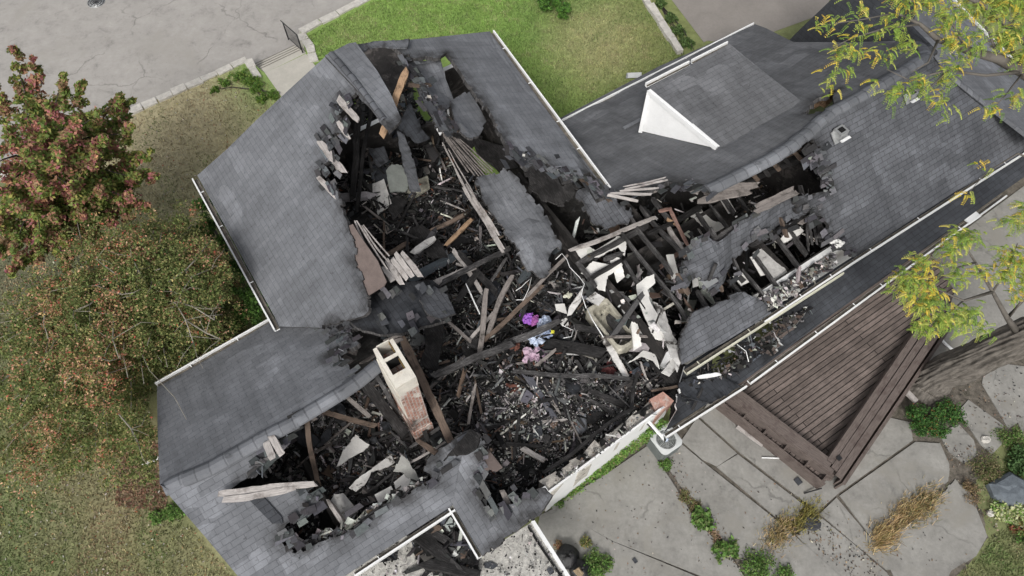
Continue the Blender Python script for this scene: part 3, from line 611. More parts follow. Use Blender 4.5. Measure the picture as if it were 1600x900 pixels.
# main block, right slope: head strip, long remnant along the gutter, hanging panels
R_('roof_slope', [(610,66),(640,62),(765,50),(858,176),(950,300,'r'),(923,268,'r'),(900,277,'r'),(880,283,'r'),(867,265,'r'),(850,250,'r'),(823,262,'r'),(800,240,'r'),(775,195,'r'),(735,134,'r'),(697,83,'r'),(688,90,'r'),(632,86,'r')], ME, shingle_w, thick=.14, warp=.03, edge=charg, label='shingle slope remaining along the right gutter')
R_('roof_slope', [(632,86),(690,88),(700,112),(717,140,'r'),(702,153,'r'),(712,200,'r'),(690,190,'r'),(668,150,'r'),(655,126,'r'),(642,114,'r'),(640,102,'r')], ME, shingle_w, up=-.15, thick=.07, warp=.12, edge=charg, wfn=lambda P: -.35*max(0, min(1, (1.9-(P-ME.at(640,90))@ME.a*-1)/3)), label='loose hanging flap of shingles')
R_('roof_slope', [(703,157,'r'),(733,143),(748,167),(760,190,'r'),(747,214,'r'),(733,217,'r'),(718,203),(712,190)], ME, shingle_w, up=-.45, thick=.08, warp=.05, edge=charg, label='dropped panel of shingles in the slot')
# lower left wing
def sag(P): return 0
RID = [(250,757),(263,765),(285,748),(330,728),(400,688),(460,656),(500,632),(530,613),(560,592),(587,571)]
R_('roof_slope', [(245,605),(338,552),(430,498),(500,500),(560,482),(580,495,'r'),(545,520,'r'),(562,537,'r'),(516,556,'r'),(530,548,'r'),(546,577),(562,590),(530,613),(500,632),(460,656),(400,688),(330,728),(285,748),(263,765),(250,757),(247,680)], LN, SH, thick=.14, up=0, edge=charg, label='left wing slope above the upper gutter')
R_('roof_slope', [(250,757),(263,765),(330,728),(400,688),(443,664),(470,650,'r'),(443,672,'r'),(443,688,'r'),(418,697,'r'),(417,720,'r'),(403,742,'r'),(372,756),(350,772),(400,768),(440,764),(477,760,'r'),(500,787,'r'),(467,812,'r'),(445,823,'r'),(440,847,'r'),(462,865,'r'),(500,847,'r'),(543,830,'r'),(590,802,'r'),(602,787,'r'),(633,777,'r'),(657,760,'r'),(683,747,'r'),(662,736,'r'),(667,723,'r'),(687,700,'r'),(733,672,'r'),(728,690),(716,735),(707,790),(630,840),(550,893),(440,965),(410,960),(370,898),(320,838),(268,778)], LS, SH, thick=.14, edge=charg, label='left wing slope facing the patio')
R_('underlay', [(390,782),(412,777),(440,808),(442,818),(425,818),(398,790)], LS, shingle_k, up=.03, thick=.02, warp=.0, grid=0, label='black patch where shingles are missing')
R_('roof_slope', [(733,672,'r'),(752,683,'r'),(758,697,'r'),(752,722,'r'),(750,744,'r'),(747,777,'r'),(762,800,'r'),(800,788,'r'),(828,770,'r'),(850,762,'r'),(862,774,'r'),(845,800,'r'),(800,834,'r'),(754,869),(730,830),(707,789),(714,735),(724,700)], CG, shingle_w, thick=.14, warp=.05, edge=charg, label='small cross wing slope beside the gravel roof')
# right wing
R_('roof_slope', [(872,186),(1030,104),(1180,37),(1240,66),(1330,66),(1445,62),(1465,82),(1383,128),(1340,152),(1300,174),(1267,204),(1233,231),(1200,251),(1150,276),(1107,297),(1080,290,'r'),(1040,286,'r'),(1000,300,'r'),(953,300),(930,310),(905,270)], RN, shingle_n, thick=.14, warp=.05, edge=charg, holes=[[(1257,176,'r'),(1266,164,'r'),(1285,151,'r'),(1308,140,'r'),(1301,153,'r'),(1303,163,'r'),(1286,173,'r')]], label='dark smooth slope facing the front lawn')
R_('roof_slope', [(1228,68),(1240,55),(1300,-2),(1370,-70),(1440,-40),(1423,43),(1462,82),(1430,74),(1330,80)], RX, shingle_k, up=.02, thick=.12, label='dark lower slope under the yellow branches')
R_('roof_slope', [(1462,82),(1423,43),(1380,-40),(1440,-60),(1510,25),(1590,105),(1640,150),(1680,215),(1625,225),(1493,123)], RE, shingle_w, up=.0, thick=.12, label='grey end slope inside the far gutter')
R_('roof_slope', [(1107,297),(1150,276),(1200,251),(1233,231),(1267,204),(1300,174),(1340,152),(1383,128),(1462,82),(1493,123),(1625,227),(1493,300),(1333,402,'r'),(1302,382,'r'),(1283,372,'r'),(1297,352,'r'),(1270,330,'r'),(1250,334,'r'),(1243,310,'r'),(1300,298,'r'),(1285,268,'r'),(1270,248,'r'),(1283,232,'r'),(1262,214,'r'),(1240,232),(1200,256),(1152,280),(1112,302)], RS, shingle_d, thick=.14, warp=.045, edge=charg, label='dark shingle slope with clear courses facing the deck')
R_('roof_slope', [(1062,445,'r'),(1066,422,'r'),(1076,395,'r'),(1090,370,'r'),(1105,365,'r'),(1116,378,'r'),(1135,365,'r'),(1150,345,'r'),(1183,327,'r'),(1218,314,'r'),(1262,302),(1272,330,'r'),(1256,337,'r'),(1226,352,'r'),(1200,366,'r'),(1181,378,'r'),(1166,396,'r'),(1150,420,'r'),(1140,435,'r'),(1120,456,'r'),(1104,457,'r'),(1098,440,'r'),(1085,432,'r'),(1074,452,'r')], RS, shingle_d, up=-.1, thick=.07, warp=.22, edge=charg, label='buckled island of shingles still lying on the rafters')
R_('roof_slope', [(1066,570),(1060,550,'r'),(1068,518,'r'),(1082,490,'r'),(1120,472,'r'),(1165,456,'r'),(1182,466,'r'),(1205,489),(1130,535)], RS, shingle_d, up=0, thick=.09, warp=.08, edge=charg, label='small patch of shingles above the cream gutter')
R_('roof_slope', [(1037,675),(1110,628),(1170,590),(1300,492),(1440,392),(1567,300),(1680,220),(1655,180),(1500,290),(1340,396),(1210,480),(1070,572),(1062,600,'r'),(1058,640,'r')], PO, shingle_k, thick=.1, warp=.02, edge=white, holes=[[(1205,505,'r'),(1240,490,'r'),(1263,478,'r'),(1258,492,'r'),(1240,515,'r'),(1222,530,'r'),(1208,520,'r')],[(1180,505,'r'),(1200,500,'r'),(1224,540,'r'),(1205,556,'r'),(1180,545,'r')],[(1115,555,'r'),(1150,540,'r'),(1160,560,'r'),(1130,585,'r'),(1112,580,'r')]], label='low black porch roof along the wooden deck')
def ridgecap(pts, pl, w=.2, up=.05, name='ridge_cap', m=shingle_w, **kw):
    P = [pl.at(x, y, up) for x, y in pts]; Q = []
    for a, b in zip(P[:-1], P[1:]):
        k = max(1, int(np.linalg.norm(b-a)/.3))
        for i in range(k): Q.append(a+(b-a)*i/k)
    Q.append(P[-1]); V = []; F = []; uvl = []; 
    for i in range(len(Q)-1):
        a, b = Q[i], Q[i+1]; d = b-a; d /= np.linalg.norm(d); s = np.cross(d, Z_); s /= np.linalg.norm(s); o = len(V); jt = random.uniform(-.015, .015)
        for q, lift in ((a-d*.02, .024), (b+d*.03, .012)):
            for k, (sx, dz) in enumerate(((-1,-.16),(-.55,-.045),(0,0),(.55,-.045),(1,-.16))): V.append(q+s*(sx*w+jt)+Z_*(dz*w/.2*.75+lift))
        for k in range(4): F.append((o+k, o+k+1, o+k+6, o+k+5)); uvl += [(i*1.7+.05, k*.04), (i*1.7+.05, k*.04+.04), (i*1.7+.2, k*.04+.04), (i*1.7+.2, k*.04)]
        F.append((o+4, o+3, o+2, o+1, o)); uvl += [(0, 0)]*5
    return mesh(name, V, F, m, H, uv=uvl, **kw)
ridgecap([(256,762),(285,748),(330,728),(400,688),(460,656),(500,632),(530,613),(560,592),(590,568)], LN, .2, .08, label='curved pale cap over left wing')
ridgecap([(1109,294),(1150,274),(1200,249),(1233,229),(1267,202),(1300,173),(1340,151),(1383,127),(1453,84),(1424,44),(1395,5)], RN, .2, .09, label='curved pale cap over right wing')
ridgecap([(1463,84),(1493,122),(1540,160),(1600,207),(1625,227)], RS, .14, .07)
ridgecap([(517,82),(548,117),(600,184)], MW, .1, .06, m=shingle_d)
# gutters and rakes
def G(a, b, pl, out, **kw): return gutter(pl.at(*a), pl.at(*b), H, out=out, **kw)
G((308,276),(437,511), MW, -n_, w=.13, label='white gutter on left eave'); G((765,50),(952,303), ME, n_, w=.12, label='long white gutter on right eave of main block')
G((245,605),(430,500), LN, -u_, w=.1); G((550,893),(707,790), LS, u_, w=.1); G((540,900),(440,968), LS, u_, w=.1); G((708,790),(754,868), CG, -n_, w=.1)
G((880,190),(1180,38), RN, -u_, w=.05); G((1333,402),(1493,300), RS, u_, w=.11); G((1493,300),(1622,218), RS, u_, w=.11); G((1333,402),(1190,497), RS, u_, w=.11)
G((1068,576),(1312,420), RS, u_, m=cream, w=.14, label='twisted cream gutter on burnt eave'); G((1510,25),(1600,115), RE, n_, w=.1); G((1510,25),(1450,-40), RE, n_, w=.1)
G((1037,676),(1162,597), PO, u_, w=.11); G((1168,592),(1567,301), PO, u_, w=.12, label='long white gutter above the deck')
tube('downspout', [PO.at(1036,678), PO.at(1036,678)+u_*.15-Z_*.2, PO.at(1036,678)-u_*.5-Z_*.3, PO.at(1036,678)-u_*.8-Z_*.4], .05, white, H, 6)
box('gutter_end', PO.at(1518,338)-Z_*.05, n_*.55, u_*.35, Z_*.06, white, H)
# white trim left standing out at the wing corner
box('fascia_end', U(237,722,2.9), n_*.42, u_*.05, Z_*.12, white, H)
# dormer
zf = 5.62; D1 = U(1012,133,zf); D2 = U(1140,68,zf); D3 = RN.at(1122,232); DP = Plane(D1, D2, D3)
D = empty('dormer', (D1+D2)/2-Z_*1.7, 'white sided dormer with flat dark roof on the right wing', None); D.parent = H; D.location = tuple(rel((D1+D2)/2-Z_*1.7, H)); del D['label']; D['label'] = 'white sided shed dormer with dark roof'
sheet('dormer_roof', [(1014,136),(1140,68),(1200,117),(1262,166),(1240,188),(1180,232),(1140,232),(1122,232),(1068,184)], DP, shingle_n, D, thick=.1, warp=.03, up=.02)
F0 = RN.at(1003,205); cb = RN.at(1120,232); ft = DP.at(1016,142); V = [F0, cb, cb+Z_*.05, ft]; V2 = [v+n_*.1 for v in V]
mesh('dormer_cheek', V+V2, [(0,1,2,3),(7,6,5,4),(0,4,5,1),(1,5,6,2),(2,6,7,3),(3,7,4,0)], white, D, label='white triangular side wall')
beam('corner_board', F0-n_*.05-u_*.02, ft-n_*.05, .12, .12, white, D, rough=0, broken=False); beam('rake_board', ft-n_*.07+Z_*.02, D3-n_*.07+Z_*.06, .1, .16, white, D, rough=0, broken=False)
gF = F0+(RN.at(1140,140)-F0)*1; box('dormer_front', (F0+n_*2.05)+u_*.3, n_*3.1, u_*.1, Z_*1.2, white, D)
gutter(D1, D1+(D2-D1)*.52, D, out=-u_, w=.06); gutter(D1+(D2-D1)*.55, D2, D, out=-u_, w=.06)
# chimney: white rendered stack with two flues, brick below
e = empty('chimney', (0,0,0), None, None); cz = 6.0; c0 = (U(581,545,cz)+U(650,590,cz))/2; e.parent = H
ca = (U(617,606,cz)-U(581,545,cz)); cl = np.linalg.norm(ca); ca /= cl; cw = np.linalg.norm((U(650,590,cz)-U(617,606,cz)))
cbx = np.cross(ca, Z_); cbx *= np.sign(cbx@n_); cw = min(cw, .9); print('chimney', cl, cw); cc = U(616,567,cz); e.location = tuple(rel(cc*np.array([1,1,0]), H)); e['label'] = 'soot stained chimney with two square flues'
def ring(z0, h, gl, gw, m, nm, holes=True):
    bx = []; fl = .40; fw = .34; # two flues along ca
    if not holes: return box(nm, cc+Z_*(z0-cz), ca*gl, cbx*gw, Z_*h, m, e)
    o = cc+Z_*(z0-cz)-ca*.18; t = (gw-fw)/2
    for sg in (-1, 1): bx.append((o+ca*.18+cbx*sg*(fw/2+t/2), ca*gl, cbx*t, Z_*h))
    pos = [-.5*gl+.18, -.5*fl*2-.04, .5*fl*2+.04, .5*gl+.18]
    a_ = o; bx.append((a_+ca*(pos[0]+pos[1])/2, ca*(pos[1]-pos[0]), cbx*(fw-.002), Z_*h)); bx.append((a_+ca*(pos[2]+pos[3])/2, ca*(pos[3]-pos[2]), cbx*(fw-.002), Z_*h)); bx.append((a_, ca*.09, cbx*(fw-.002), Z_*(h-.01)))
    return boxes(nm, bx, m, e)
render_ = mat('stained_render', (.66,.63,.56), .9, .16, 3, .3, col2=(.5,.42,.34)); gl = cl; gw = cw
ring(cz-.55, .55, gl, gw, render_, 'stack_top')
box('flue_lining', cc-ca*.18-Z_*.6, ca*.9, cbx*.36, Z_*.04, black, e)
ring(cz-3.4, 2.85, gl*.99, gw*.97, brickm, 'brick_stack', False); box('render_face', cc-cbx*(gw/2+.002)*1.0-Z_*2.2, ca*gl*.98, cbx*.03, Z_*1.65, render_, e)
box('brick_base', cc-Z_*5.9, ca*gl*1.05, cbx*gw*1.1, Z_*2.5, brickm, e)
for sx in (-1, 1):
    fo = cc-ca*(.18-sx*.255)-Z_*.5; boxes('flue_soot', [(fo+cbx*.163, ca*.41, cbx*.012, Z_*.47), (fo-cbx*.163, ca*.41, cbx*.012, Z_*.47), (fo+ca*.198, ca*.012, cbx*.31, Z_*.47), (fo-ca*.198, ca*.012, cbx*.31, Z_*.47)], black, e)
for sx in (-1, 1): box('flue_stain', cc-ca*(.18-sx*.255)-Z_*.2+cbx*.148, ca*.3, cbx*.012, Z_*.15, mat('ochre_soot', (.25,.17,.06), .9, .4, 8, .2), e)
# masonry wall left standing white at the patio
MWL = [U(859,768,2.6), U(1051,627,2.6)]; d = MWL[1]-MWL[0]; wl = np.linalg.norm(d); d /= wl; ins = np.cross(Z_, d)
mw = sheet('masonry_wall', [(0,-.05),(wl,-.05),(wl,1.6),(wl*.95,2.5),(wl*.9,2.62),(wl*.6,2.58),(wl*.3,2.55),(0,2.5)], Plane(MWL[0]*np.array([1,1,0]), MWL[0]*np.array([1,1,0])+d, MWL[0]*np.array([1,1,0])+Z_), white, H, thick=.05, warp=0, grid=.4, pxy=False, label='white rendered wall left standing at the patio')
CM = mat('broken_block', (.55,.52,.47), .95, .4, 6, .8, col2=(.2,.185,.17))
for i in range(9):
    t = (i+.5)/9; V_, F_ = boxgeo(MWL[0]*np.array([1,1,0])+d*wl*t+ins*.2, d*(wl/9+.03), ins*.36, Z_*(2.42+random.uniform(-.1,.04)+(.12 if i > 7 else 0)))
    mesh('wall_block', [v+rng.normal(size=3)*np.array([.03,.03,.035])*(v[2] > 1) for v in V_], F_, CM if i < 8 else mat('pink_brick', (.46,.27,.22), .95, .35, 6, .8, col2=(.5,.46,.42)), H)
for t, sz in ((.12,.12),(.3,.2),(.47,.15),(.62,.2),(.79,.13)): V, F = boxgeo(MWL[0]+d*wl*t+ins*.22-Z_*.2, d*sz, ins*.14, Z_*.16); mesh('core_shade', [v+rng.normal(size=3)*.03 for v in V], F, black, H)  # black lumps stand for the shade inside the hollow block cores
beam('wall_plate', MWL[0]+ins*.52-Z_*.15+d*.2, MWL[1]+ins*.52-Z_*.2-d*.9, .08, .1, char, H)
# flat gravel roof
FR = flat(2.25)
R_('gravel_roof', [(520,925),(552,880),(700,770),(760,780),(762,860),(832,815),(889,903),(900,930)], FR, gravel, thick=.2, warp=.02, edge=white, label='pale gravel flat roof with burnt heap')
beam('roof_edge', U(832,814,2.27), U(892,908,2.27), .1, .1, white, H, rough=.02, broken=False); beam('roof_edge', U(826,822,2.27), U(882,908,2.27), .06, .07, black, H, rough=.1)
# roof vents
for (x, y), pl, lb in (((1311,211), RS, 'square metal vent hood near the ridge hole'), ((1421,152), RS, 'small metal vent under the yellow leaves')):
    v = empty('roof_vent', (0,0,0)); v.parent = H; c = pl.at(x, y, .03); v.location = tuple(rel(c, H)); v['label'] = lb; sc = 1 if x < 1400 else .8
    box('flashing', c, n_*.55*sc, (u_-pl.n*(u_@pl.n))*.5*sc, pl.n*.03, metal, v); box('hood', c+pl.n*.03-u_*.03, n_*.34*sc, u_*.3*sc, Z_*.2, metal, v); box('opening', c+pl.n*.03-u_*.03+Z_*.2, n_*.2, u_*.17, Z_*.008, black, v); box('lip', c+u_*.2*sc+pl.n*.03, n_*.36*sc, u_*.09, pl.n*.05, white, v)
v = empty('vent_pipe', (0,0,0)); v.parent = H; c = RS.at(1107,438,.0); v.location = tuple(rel(c, H)); v['label'] = 'leaning black vent pipe with bent flashing'
tube('pipe', [c, c+np.array([.12,.25,.5])], .055, charg, v, 10); box('flashing', c, n_*.42, u_*.36, Z_*.03, metal, v)
box("roof_strip", RN.at(988,194,.02), n_*.75, u_*.12, Z_*.04, shingle_w, H, label="loose metal strip below the dormer")
# ------------------------------------------------------------------ inside of the burnt house: bed of ash, rooms, framing
def nu(P): return float(P@n_), float(P@u_)
def zb(n, u):
    p = Vector((n*.45, u*.45, 3)); q = Vector((n*1.6, u*1.6, 7))
    if n < -.1: base = 1.35
    elif n < 8.3: base = 1.45 if u > -10 else 1.9-.35*max(0, n-4)
    else: base = .35
    if n > 8.3: return base+.12*noise.noise(q)
    return base+.42*noise.noise(p)+.16*noise.noise(q)
def bed(n0, n1, u0, u1, st=.22):
    a = np.arange(n0, n1+.01, st); b = np.arange(u0, u1+.01, st); V = [L(x, y, zb(x, y)+random.uniform(-.03,.03)) for x in a for y in b]; k = len(b); F = []
    for i in range(len(a)-1):
        for j in range(k-1): F.append((i*k+j+1, i*k+j, (i+1)*k+j, (i+1)*k+j+1))
    return V, F
V = []; F = []
for q in ((-4,-.2,-10.8,-4.6),(-.15,8.25,-16.2,-4.4),(1.4,8.2,-4.35,-3.75),(8.35,20,-12.4,-4.5)):
    v, f = bed(*q); F += [tuple(i+len(V) for i in t) for t in f]; V += v
bedm = mat('ash_bed', (.036,.035,.034), .97, .6, 3.5, .9, col2=(.1,.095,.09)); 
mesh('ash_bed', V, F, bedm, kind='stuff', label='black ash and crushed debris filling the burnt rooms', cat='ash')
# interior partitions and sooty wall linings
def inner(n0, u0, n1, u1, z1, m=sooty, z0=0, label=None): return wallseg(n0, u0, n1, u1, z1, m, z0, .12, 'inner_wall', label)
inner(-.2,-10.8,1.2,-10.8,3.2); inner(-.25,-16.2,-.12,-4.6,2.6) if False else None
inner(8.3,-12.3,8.3,-4.5,2.7); inner(10.6,-12.3,10.6,-7.6,2.7); inner(13.2,-12.4,13.2,-4.5,2.7); inner(8.4,-7.6,13.2,-7.6,2.75); inner(16.6,-12.4,16.6,-4.5,2.6)
inner(8.5,-4.25,13.2,-4.25,2.75, plaster, label='scorched white outer room wall'); inner(-1.9,-7.4,-1.9,-4.6,2.45); inner(8.9,-15.9,9.0,-12.7,3.6)
plank_n = [0]
def B(p0, z0, p1, z1, w, m, label=None, h=None, name='charred_beam', cat='beam', group=None, parent=None):
    return beam(name, U(p0[0], p0[1], z0), U(p1[0], p1[1], z1), w, h or w*.6, m, parent, label=label, cat=None if parent else cat, group=group)
# ceiling joists and rafters still standing over the right wing rooms (parts of the house)
J = lambda p0, p1, w=.085, m=charg, z0=3.05, z1=3.0, nm='ceiling_joist', h=.16, lb=None: B(p0, z0, p1, z1, w, m, lb, h, nm, None, None, H)
for a, b in (((983,337),(1052,430)),((968,360),(1078,503)),((1000,323),(1069,400)),((1110,320),(1140,362)),((1089,333),(1123,378)),((1160,422),(1198,468)),((1138,438),(1165,470)),((1207,364),(1252,422)),((1225,352),(1262,400)),((1176,398),(1215,452)),((1020,310),(1052,352)),((1148,300),(1168,328)),((1128,306),(1146,334)),((1088,452),(1104,480)),((975,408),(1012,470)),((902,410),(930,447))): J(a, b)
J((903,412),(1014,352),.13,charg); J((1012,366),(1095,324),.12,char); J((890,392),(1020,340),.1,woodw,3.1,3.1,'wall_plate',.1); J((945,405),(975,395),.1); J((918,438),(972,408),.1,char)
J((1110,300),(1268,226),.12,woodb,3.9,4.2,'ridge_board',.2); J((1100,312),(1270,240),.1,char,3.6,3.9,'ridge_board',.2); J((1042,352),(1087,430),.13,woodw,3.0,2.95,'ceiling_joist',.1)
for i in range(9): J((1120+i*17,291-i*8),(1133+i*17,306-i*8),.07,woodb if i % 2 else char,4.7,4.2,'rafter_stub',.12)
# wall plates with broken plaster along the burnt eaves
for pts in ([(1165,475),(1200,460),(1260,430),(1300,405)],):
    for i in range(3): J(pts[i], pts[i+1], .3, plaster, 2.95, 2.95, 'broken_wall_top', .12)
def plate(name, poly, z, m, label=None, tilt=(0, 0), thick=.035, warp=.04, cat='panel', group=None, parent=None, amp=2.0, grid=.3, edge=None):
    """irregular sheet lying at a real height, tilted; outline traced on its own plane. the plane has its u direction along the house"""
    poly = [(p[0], p[1], 'r') for p in poly] if len(poly) > 5 or amp > 2 else poly; amp = amp if amp > 2 else 1.1
    c = np.mean([U(p[0], p[1], z) for p in poly], 0); a = u_+Z_*tilt[0]; b = n_+Z_*tilt[1]
    pl = Plane(c, c+a, c+b)
    return sheet(name, poly, pl, m, parent, thick=thick, warp=warp, grid=grid, amp=amp, edge=edge or m, label=label, cat=None if parent else cat, group=group)
# white ceiling and wall boards left in the bathroom bay
PB = [([(897,386),(912,380,'r'),(930,391),(967,368),(979,374,'r'),(976,400,'r'),(966,386),(936,401),(908,404)],3.0,'torn white ceiling strip at the top of the joist grid'),
 ([(908,426),(926,408),(955,413,'r'),(970,409),(973,414,'r'),(950,430,'r'),(946,455,'r'),(935,452),(922,434)],2.95,'white plaster around a black burnt hole in the joist grid'),
 ([(995,444),(1010,432),(1022,428),(1024,442),(1012,452),(1016,470),(1032,500),(1042,532),(1024,530),(1008,498),(998,470)],3.1,'bent white strip of plaster standing beside the bath'),
 ([(981,567),(1005,547),(1023,553),(1031,577),(1020,563),(1003,556)],2.1,'white folded board below the thin cross beam'),
 ([(886,494),(889,480),(912,447),(908,470),(893,492)],2.2,'upright grey white board left of the bath'),
 ([(867,475),(882,474),(886,490),(869,484)],2.0,'small clean white square left of the bath'),
 ([(877,500),(886,496),(889,508),(878,509)],1.9,'small torn cream scrap near the coloured clothes'),
 ([(1033,582,'r'),(1050,560,'r'),(1062,556),(1064,566),(1046,588)],2.5,'crumpled white boards at the end of the cream gutter'),
 ([(1010,478,'r'),(1022,482),(1040,530),(1062,560,'r'),(1058,580,'r'),(1040,560),(1028,540)],2.4,'long scorched wallpapered board right of the bent white strip'),
 ([(940,530),(948,529),(966,556),(982,589),(974,590),(957,562)],2.1,'long white board leaning under the bath'),
 ([(962,452,'r'),(975,455),(993,490),(1008,525,'r'),(990,520,'r'),(975,490)],2.3,'tattered grey board leaning over the bath edge'),
 ([(1073,330),(1090,322,'r'),(1115,345),(1136,352,'r'),(1120,362),(1098,352)],2.8,'white plaster between joists near the weathered planks'),
 ([(1125,312),(1137,310),(1150,330),(1138,333)],2.85,'small white panel under the weathered plank'),
 ([(1176,395,'r'),(1195,385),(1230,425,'r'),(1260,430,'r'),(1222,452,'r'),(1200,430)],2.7,'blistered white ceiling below the shingle island'),
 ([(1172,402),(1180,399),(1198,428),(1190,430)],2.9,'white sliver of trim at the lower edge of the island'),
 ([(1082,437),(1090,433),(1092,446),(1083,449)],2.95,'pale scrap stuck on the shingle island'),
 ([(1145,432),(1160,426),(1172,440),(1158,447)],2.8,'white box lid in the black gap under the island')]
for pg, z, lb in PB: plate('plaster_panel', pg, z, plasterc if lb.split()[0] in ('bent','small','white','torn') else plaster, lb, (random.uniform(-.2,.2), random.uniform(-.2,.2)))
PB2 = [([(1022,470),(1034,478,'r'),(1052,520),(1068,556,'r'),(1060,580),(1044,550,'r'),(1030,510)],3.0,'longest scorched white sheet curling down to the cream gutter'),([(952,400),(968,402,'r'),(976,430),(964,440,'r')],3.0,'white flap folded under the joist grid'),([(1040,400,'r'),(1052,398),(1062,430),(1050,436)],2.9,'pale flap between two joists right of the bent strip'),([(915,465),(930,455,'r'),(945,465),(935,478)],2.8,'white torn corner just above the bath'),([(985,500),(996,505,'r'),(1003,540),(990,548)],2.6,'curled white piece right of the bath foot')]
for pg, z, lb in PB2: plate('plaster_panel', pg, z, plaster if 'scorched' in lb or 'torn' in lb else plasterc, lb, (random.uniform(-.3,.3), random.uniform(-.3,.3)), .03, .12)
LW = [([(535,706),(555,678),(577,694),(568,704),(545,716),(526,729)],2.1,plasterc,'clean white sheet of plaster lying in the left wing'),
 ([(545,762,'r'),(556,750),(611,709,'r'),(617,722),(598,732,'r'),(580,737),(570,758),(556,768)],2.3,plaster,'sooty white board in the left wing, above the two pale squares'),
 ([(585,773),(611,759),(620,775,'r'),(592,787)],2.5,plasterc,'left of the two pale square boards near the patio side slope'),
 ([(615,753),(632,740),(642,749),(635,769,'r'),(618,764)],2.5,plasterc,'right of the two pale square boards near the patio side slope'),
 ([(628,711,'r'),(640,722),(659,757),(648,765,'r'),(630,738),(614,736)],2.5,mat('grey_plaster',(.36,.36,.34),.95,.25,5,.5),'grey plaster slab leaning below the brick stack'),
 ([(515,784),(522,772),(536,770,'r'),(560,800,'r'),(545,826),(538,822)],2.2,plaster,'scorched white room corner over the deep black hole'),
 ([(450,645),(490,640),(494,650),(450,676)],3.1,mat('grey_plaster',(.36,.36,.34),.95,.25,5,.5),'grey board tucked under the left ridge'),
 ([(608,567,'r'),(618,560),(640,590,'r'),(628,597)],2.2,plaster,'stained board beside the chimney top')]
for pg, z, m, lb in LW: plate('plaster_panel', pg, z, m, lb, (random.uniform(-.15,.15), random.uniform(-.15,.15)))
for a, b in (((514,782),(543,828)),((543,828),(560,818)),((560,818),(598,796))): J(a, b, .1, woodw, 2.75, 2.7, 'wall_plate', .3)
UP_ = [([(553,68),(580,63),(610,61),(640,60),(636,74),(600,71),(575,74),(566,80)],6.2,shingle_w,'charred torn crest joining the two main slopes'),
 ([(560,80),(600,70),(640,82),(642,128),(600,150),(585,120)],3.1,sooty,'black panel darkening the cavity below the crest of the main roof'),  # panel added so the cavity under the crest looks dark
 ([(668,176),(700,160),(735,190),(755,214),(730,235),(700,212)],1.9,char,'blackened floor under the hanging shingle flap'),
 ([(735,212),(790,230),(810,262),(780,268),(745,240)],2.0,char,'blackened floor left of the right main slope'),
 ([(620,205),(632,211),(650,262),(658,297),(640,297),(629,252)],2.8,shingle_w,'long grey shingled strip in the upper pit'),
 ([(603,267,'r'),(612,257),(628,258),(643,284,'r'),(634,299),(610,300)],2.6,mat('green_grey_board',(.2,.215,.2),.9,.2,4,.3),'green grey sheet lying in the upper pit'),
 ([(622,200),(640,160),(647,172),(658,200),(672,216),(650,224)],2.6,shingle_k,'black drooping roofing below the slot of green lawn'),
 ([(575,232,'r'),(600,228),(608,250,'r'),(590,262,'r')],2.7,shingle_d,'curled dark shingle piece in the upper pit'),
 ([(548,170,'r'),(570,178),(562,260,'r'),(548,290,'r'),(540,240)],2.6,char,'burnt flap hanging inside the left torn edge'),
 ([(575,290,'r'),(600,280),(612,318),(590,335,'r')],2.4,plaster,'pale cream interior board above the centre'),
 ([(598,305),(668,275,'r'),(672,295),(604,338)],1.9,mat('cream_wall',(.34,.33,.27),.9,.35,2,.2,col2=(.12,.11,.09)),'dirty cream wall section lying above the centre')]
for pg, z, m, lb in UP_: plate('fallen_panel', pg, z, m, lb, (random.uniform(-.2,.2), random.uniform(-.25,.25)), .05)
# fallen roof slabs in the middle
S1 = [(742,283,'r'),(750,274),(790,264),(812,280,'r'),(826,302),(850,332,'r'),(870,372,'r'),(878,385,'r'),(860,398,'r'),(855,432,'r'),(838,428,'r'),(826,424,'r'),(806,390,'r'),(780,347,'r'),(752,306)]
plate('fallen_roof_slab', S1, 3.6, shingle_w, 'largest grey shingled roof slab hanging in the centre', (-.25,-.12), .09, .14, 'roof slab', amp=4, edge=charg)
plate('fallen_roof_slab', [(900,300,'r'),(918,294),(940,297,'r'),(968,318),(988,328,'r'),(982,350,'r'),(962,352,'r'),(948,358,'r'),(922,343,'r')], 3.4, shingle_d, 'smaller roof slab between the centre and the right wing', (-.2,.1), .09, .14, 'roof slab', amp=4, edge=charg)
plate('fallen_roof_slab', [(820,262,'r'),(846,252,'r'),(866,268,'r'),(880,290,'r'),(905,285,'r'),(900,300,'r'),(878,318,'r'),(845,312,'r'),(826,300)], 3.5, char, 'charred tangle of decking under the right gutter slope', (-.2,.1), .09, .16, 'roof slab', amp=4, edge=charg)
plate('fallen_roof_slab', [(573,487),(582,460,'r'),(625,444),(675,438),(693,452,'r'),(707,482,'r'),(703,497),(660,512),(630,520),(602,522,'r'),(560,515,'r'),(545,502,'r')], 4.1, shingle_k, 'drooping black roof corner above the chimney', (.1,-.1), .12, .1, 'roof slab', edge=charg)
plate('fallen_roof_slab', [(655,470,'r'),(678,445),(700,460,'r'),(712,490,'r'),(690,500),(668,492)], 4.3, shingle_d, 'cracked shingle curl at the tip of the drooping corner', (.15,-.25), .06, .08, 'roof slab', edge=charg)
plate('fallen_roof_slab', [(693,720,'r'),(720,690,'r'),(735,672),(752,680,'r'),(745,700),(728,712),(700,712)], 3.9, char, 'burnt peak of the small cross wing', (.2,.1), .08, .12, 'roof slab')
plate('fallen_roof_slab', [(750,715),(762,700),(785,730,'r'),(776,736,'r'),(752,732)], 3.5, felt, 'brown underlay flap at the cross wing edge', (.2,.1), .04, .04, 'roof slab')
plate('fallen_roof_slab', [(816,650,'r'),(845,645),(848,680),(820,690,'r'),(808,672)], 1.9, shingle_k, 'folded black shingle sheet in the ash field', (.1,.1), .05, .1, 'roof slab')
